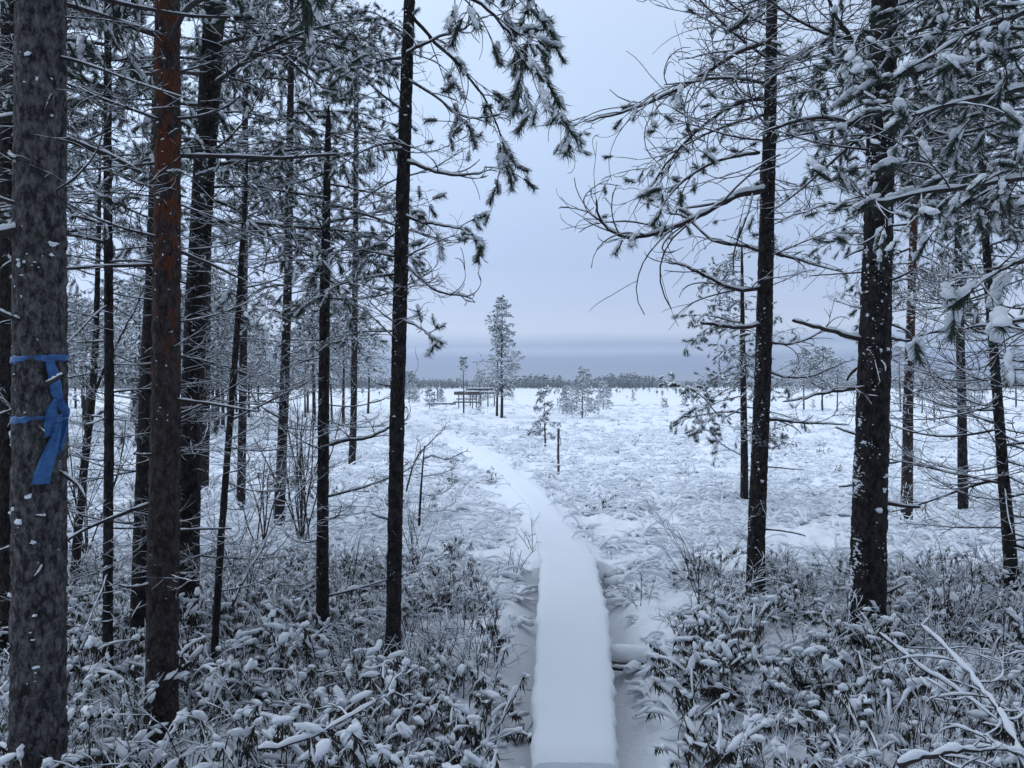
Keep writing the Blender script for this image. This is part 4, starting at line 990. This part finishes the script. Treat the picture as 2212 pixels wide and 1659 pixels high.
# ------------------------------------------------------------------ stake, far posts, table, logs
def stake(px, base, top, r, label, name='marker_stake'):
    d = H * F / (base - CY); x = (px - CX) / F * d; h = (base - top) / F * d
    root = link(name, None, None, (x, d, 0), label=label, category='post'); g = Geo()
    pts = [Vector((.004 * math.sin(i), .003 * math.cos(i * 2), -.1 + (h + .1) * i / 8)) for i in range(9)] + [Vector((.0, .0, h + .004))]
    g.tube(pts, [r] * 9 + [.001], 8); link('post', build('post', [(g, M['wood'])]), root)
    gs = Geo(); rs = np.random.RandomState(3); n_ = 16; z = rs.uniform(.1, h, n_); s = rs.uniform(.008, .018, n_)
    blobs(gs, np.column_stack([-np.full(n_, r * .8), -np.full(n_, r * .5), z]), np.column_stack([s * .6, 0 * s, 0 * s]), np.column_stack([0 * s, s * .7, 0 * s]), np.column_stack([0 * s, 0 * s, s * 1.6]), 'mid', .3)
    blobs(gs, [(0, 0, h + .012)], [(r * 1.1, 0, 0)], [(0, r * 1.1, 0)], [(0, 0, .02)], 'hi', .1)
    link('snow', build('snow', [(gs, M['snow'])]), root, kind='stuff')
    return root, d, h
st_, sd2, sh2 = stake(1206, 1034, 926, .026, 'wooden marker stake with dark cord beside the path')
g = Geo(); g.tube([Vector((.026, -.01, sh2 * .84)), Vector((.045, -.015, sh2 * .8)), Vector((.05, -.01, sh2 * .72)), Vector((.03, -.02, sh2 * .66))], [.008] * 4, 5); link('cord', build('cord', [(g, M['needle'])]), st_)
stake(945, 867, 838, .07, 'short far post on the bog left of the picnic table', 'post')
stake(939, 867, 846, .05, 'lower of two far posts left of the picnic table', 'post')
def box(g, x0, x1, y0, y1, z0, z1):
    v = [(x, y, z) for z in (z0, z1) for y in (y0, y1) for x in (x0, x1)]
    g.add(v, [(0, 2, 3, 1), (4, 5, 7, 6), (0, 1, 5, 4), (2, 6, 7, 3), (0, 4, 6, 2), (1, 3, 7, 5)])
def part_box(root, name, a, mat='wood', snow=0.):
    g = Geo(); box(g, *a); o = link(name, build(name, [(g, M[mat])], False), root)
    if snow:
        gs = Geo(); x0, x1, y0, y1, z0, z1 = a; xs = np.linspace(x0 + .01, x1 - .01, 8); n_ = len(xs)
        gs.tube([Vector((x, (y0 + y1) / 2, z1 + snow * .1)) for x in xs], [.01] + [max(snow, (y1 - y0) * .35)] * (n_ - 2) + [.01], 8)
        v = gs.arrays()[0]; v[:, 2] = (v[:, 2] - z1) * min(1, snow / max(snow, (y1 - y0) * .35)) + z1; gs.v = [v]
        link('snow', build('snow', [(gs, M['snow'])]), o)
    return o
TD = 58.0
tx = P(1003, 0, TD).x; s_ = TD / F
tb = link('bench_rest', None, None, (tx, TD, 0), label='far log-topped bench on legs where the path ends', category='bench')
part_box(tb, 'log_top', (-22 * s_, 34 * s_, -.12, .12, zp(853, TD) , zp(846, TD)), snow=.06)
part_box(tb, 'seat', (-16 * s_, 28 * s_, -.5, -.3, zp(863, TD), zp(860.5, TD)), snow=.04)
part_box(tb, 'brace', (-24 * s_, 38 * s_, -.3, -.2, zp(870, TD), zp(867.5, TD)), snow=.04)
for xx in (-12, -2, 18, 26): part_box(tb, 'leg', (xx * s_ - .035, xx * s_ + .035, -.06, .06, -.1, zp(852, TD)))
tx2 = P(1040, 0, TD + 6).x; s3 = (TD + 6) / F
tb2 = link('shelter_frame', None, None, (tx2, TD + 6, 0), label='far wooden frame with two horizontal beams behind the bench', category='frame')
part_box(tb2, 'beam', (-34 * s3, 32 * s3, -.1, .1, zp(843.5, TD + 6), zp(839, TD + 6)), snow=.06)
part_box(tb2, 'beam', (-16 * s3, 36 * s3, -.35, -.2, zp(851, TD + 6), zp(847, TD + 6)), snow=.05)
for xx in (-24, -2, 14, 28): part_box(tb2, 'leg', (xx * s3 - .05, xx * s3 + .05, -.05, .05, -.1, zp(841, TD + 6)))
for i, (px, py, ln, lab) in enumerate(((889, 862, 1.6, 'far log lying beyond the lone dark trunk'), (958, 873, 2.2, 'long far log lying beside the far end of the path'))):
    d = H * F / (py - CY) - 3; x = (px - CX) / F * d
    lg = link('fallen_log', None, None, (x, d, gz(x, d) + .1), label=lab, category='log')
    log((-ln / 2, 0, 0), (ln / 2, .2, 0), .09, lg, 'stem', 40 + i, .7)

# fallen branches lying in the shrubs, lower right and left
def fallen(label, pts, r0, seed, d0, snow=2.0):
    root = link('fallen_branch', None, None, (0, 0, 0), label=label, category='branch')
    w_ = [P(px, py, d) for px, py, d in pts]; root.location = w_[0]
    b = own_branch(root, seed, w_, r0, 'dead', snow=snow, dens=.5); b.name = 'limb'
fallen('thick snow-loaded fallen branch in the lower right corner', [(2230, 1700, 2.35), (2190, 1600, 2.45), (2150, 1530, 2.6), (2110, 1480, 2.75), (2060, 1420, 3.0), (1990, 1350, 3.4)], .009, 501, 3, 1.7)
fallen('long fallen branch along the bottom right edge', [(1940, 1650, 2.5), (2010, 1632, 2.45), (2080, 1622, 2.4), (2140, 1618, 2.4), (2220, 1630, 2.4)], .010, 502, 3, 1.8)
fallen('fallen twig slanting through the shrubs below the thickest trunk', [(1900, 1370, 3.8), (1990, 1440, 3.5), (2080, 1500, 3.3), (2160, 1560, 3.1)], .008, 503, 3, 1.6)
fallen('fallen branch low in the left foreground shrubs', [(560, 1620, 2.7), (680, 1590, 2.8), (760, 1545, 2.95), (830, 1505, 3.1), (850, 1495, 3.15)], .006, 504, 3, 1.7)
fallen('dead leaning branch propped between crooked pine and birch bush', [(500, 1310, 4.9), (540, 1230, 5.1), (590, 1140, 5.4), (640, 1070, 5.6), (700, 1000, 5.8)], .010, 505, 3, 1.0)

# ------------------------------------------------------------------ far woods and hills
def spruce(seed, tiers=9):
    rng = random.Random(seed); g = Geo(); sn = Geo()
    g.tube([Vector((0, 0, 0)), Vector((0, 0, .95))], [.012, .003], 4)
    for i in range(tiers):
        t = i / tiers; z = .12 + .86 * t; r = .13 * (1 - t) ** .9 + .012
        k = 7; v = [(0, 0, z + .09)]
        for j in range(k * 2):
            a = j * math.pi / k + rng.uniform(-.15, .15); q = r * (rng.uniform(.75, 1.2) if j % 2 == 0 else .45); v.append((q * math.cos(a), q * math.sin(a), z - .03 * (j % 2 == 0) - rng.uniform(0, .02)))
        g.add(v, [(0, 1 + j, 1 + (j + 1) % (2 * k)) for j in range(2 * k)])
        v2 = [(x * .72, y * .72, zz_ + .012) for x, y, zz_ in v]; sn.add(v2, [(0, 1 + j, 1 + (j + 1) % (2 * k)) for j in range(2 * k)])
    return build('spruce', [(g, M['far_needle']), (sn, M['snow'])], False)
def far_pine(seed):
    rng = random.Random(seed); g, sn = Geo(), Geo()
    g.tube([Vector((0, 0, 0)), Vector((0, 0, .95))], [.012, .004], 4)
    C = [(rng.gauss(0, .09), rng.gauss(0, .09), rng.uniform(.45, .97)) for _ in range(16)]
    for G_, dz, k in ((g, 0, 1), (sn, .02, .75)):
        blobs(G_, [(x, y, z + dz) for x, y, z in C], [(.07 * k, 0, 0)] * 16, [(0, .07 * k, 0)] * 16, [(0, 0, .05 * k)] * 16, 'lo', .35, seed)
    return build('far_pine', [(g, M['far_needle']), (sn, M['snow'])], False)
FARP = [spruce(i) for i in range(4)] + [far_pine(20 + i) for i in range(3)]
rs = np.random.RandomState(9); n = 6500; Yf = 390 + 330 * rs.rand(n) ** 1.3; Xf = (rs.rand(n) * 2 - 1) * Yf * .9
az = Xf / Yf * F + CX
dens = np.interp(az, [0, 700, 880, 1000, 1120, 1215, 1280, 1420, 1450, 1600, 2212], [.9, .9, .8, .8, 1, .9, 1, 1, .55, .5, .6])
keep = rs.rand(n) < dens; Xf, Yf, az = Xf[keep], Yf[keep], az[keep]; n = len(Xf)
hh = np.interp(az, [0, 700, 880, 1000, 1110, 1150, 1210, 1225, 1285, 1320, 1400, 1425, 1500, 1700, 2212], [5.5, 5.5, 4.6, 4.2, 5.2, 6.3, 5.6, 4.4, 5.0, 6.5, 6.2, 4.2, 3.6, 3.4, 3.8]) * 1.2 * (.5 + .85 * rs.rand(n) ** 1.5) * np.interp(Yf, [390, 450, 720], [.6, .95, 1.35])
scatter('far_forest', 'dark strip of far spruce and pine forest along the horizon', 'forest', FARP, np.column_stack([Xf, Yf, gh(Xf, Yf) - .1]), rs.rand(n) * 6.28, hh, np.where(rs.rand(n) < np.interp(Yf, [390, 440], [.15, .6]), rs.randint(0, 4, n), rs.randint(4, 7, n)))
# sparse little bog pines before it
rs = np.random.RandomState(19); n = 420; Ys = 95 + 270 * rs.rand(n); Xs = (rs.rand(n) * 2 - 1) * Ys * .75
hs_ = rs.uniform(.5, 1.6, n)
scatter('bog_saplings', 'scattered tiny pines far out on the open bog', 'saplings', FARP[4:], np.column_stack([Xs, Ys, gh(Xs, Ys) - .05]), rs.rand(n) * 6.28, hs_, rs.randint(0, 3, n))
g = Geo(); xs = np.linspace(-4200, 4200, 240); prof = 8 + 14 * fbm(xs / 900, xs * 0 + 3, 4, 3) + 5 * (vn(xs / 30, xs * 0, 8) - .5)
V = np.stack([np.stack([xs, xs * 0 + 2600 - 0 * xs, xs * 0 - 5], -1), np.stack([xs, xs * 0 + 2700, prof], -1), np.stack([xs, xs * 0 + 3400, prof * 1.1], -1), np.stack([xs, xs * 0 + 3900, xs * 0 - 5], -1)], 1)
i, j = np.meshgrid(np.arange(239), np.arange(3), indexing='ij'); g.add(V, np.stack([i * 4 + j, (i + 1) * 4 + j, (i + 1) * 4 + j + 1, i * 4 + j + 1], -1).reshape(-1, 4))
link('hills', build('hills', [(g, M['hill'])]), kind='structure')

# ------------------------------------------------------------------ the wood the photographer stands in: it shades the foreground
rs = np.random.RandomState(31); n = 60; xb = rs.uniform(-11, 11, n); yb = rs.uniform(-13, -1.2, n)
def whole(pr):
    me = bpy.data.meshes.new('pine'); parts = [pr[k] for k in ('trunk', 'branches', 'crown', 'snow') if pr[k]]
    import bmesh
    bm = bmesh.new()
    for i, q in enumerate(parts):
        k0 = len(bm.faces); bm.from_mesh(q); bm.faces.ensure_lookup_table()
        for f in bm.faces[k0:]: f.material_index = i
        me.materials.append(q.materials[0])
    bm.to_mesh(me); bm.free(); return me
scatter('pine_wood', 'pine wood standing behind the viewpoint', 'forest', [whole(PP['forest'][i]) for i in (0, 2)], np.column_stack([xb, yb, gh(xb, yb) - .1]), rs.rand(n) * 6.28, rs.uniform(1.3, 1.8, n), rs.randint(0, 2, n))

# ------------------------------------------------------------------ the frosty air
hz_ = Geo(); box(hz_, -5200, 5200, -120, 4600, -8, 48)
hm = bpy.data.materials.new('winter_air'); hm.use_nodes = True; hn = hm.node_tree.nodes; hn.clear()
ho = hn.new('ShaderNodeOutputMaterial'); hv = hn.new('ShaderNodeVolumePrincipled'); hm.node_tree.links.new(hv.outputs[0], ho.inputs['Volume'])
hv.inputs['Color'].default_value = (.80, .87, .97, 1); hv.inputs['Density'].default_value = .00045
link('haze', build('haze', [(hz_, hm)], False), kind='stuff', label='thin pale frosty air over the bog', category='haze')
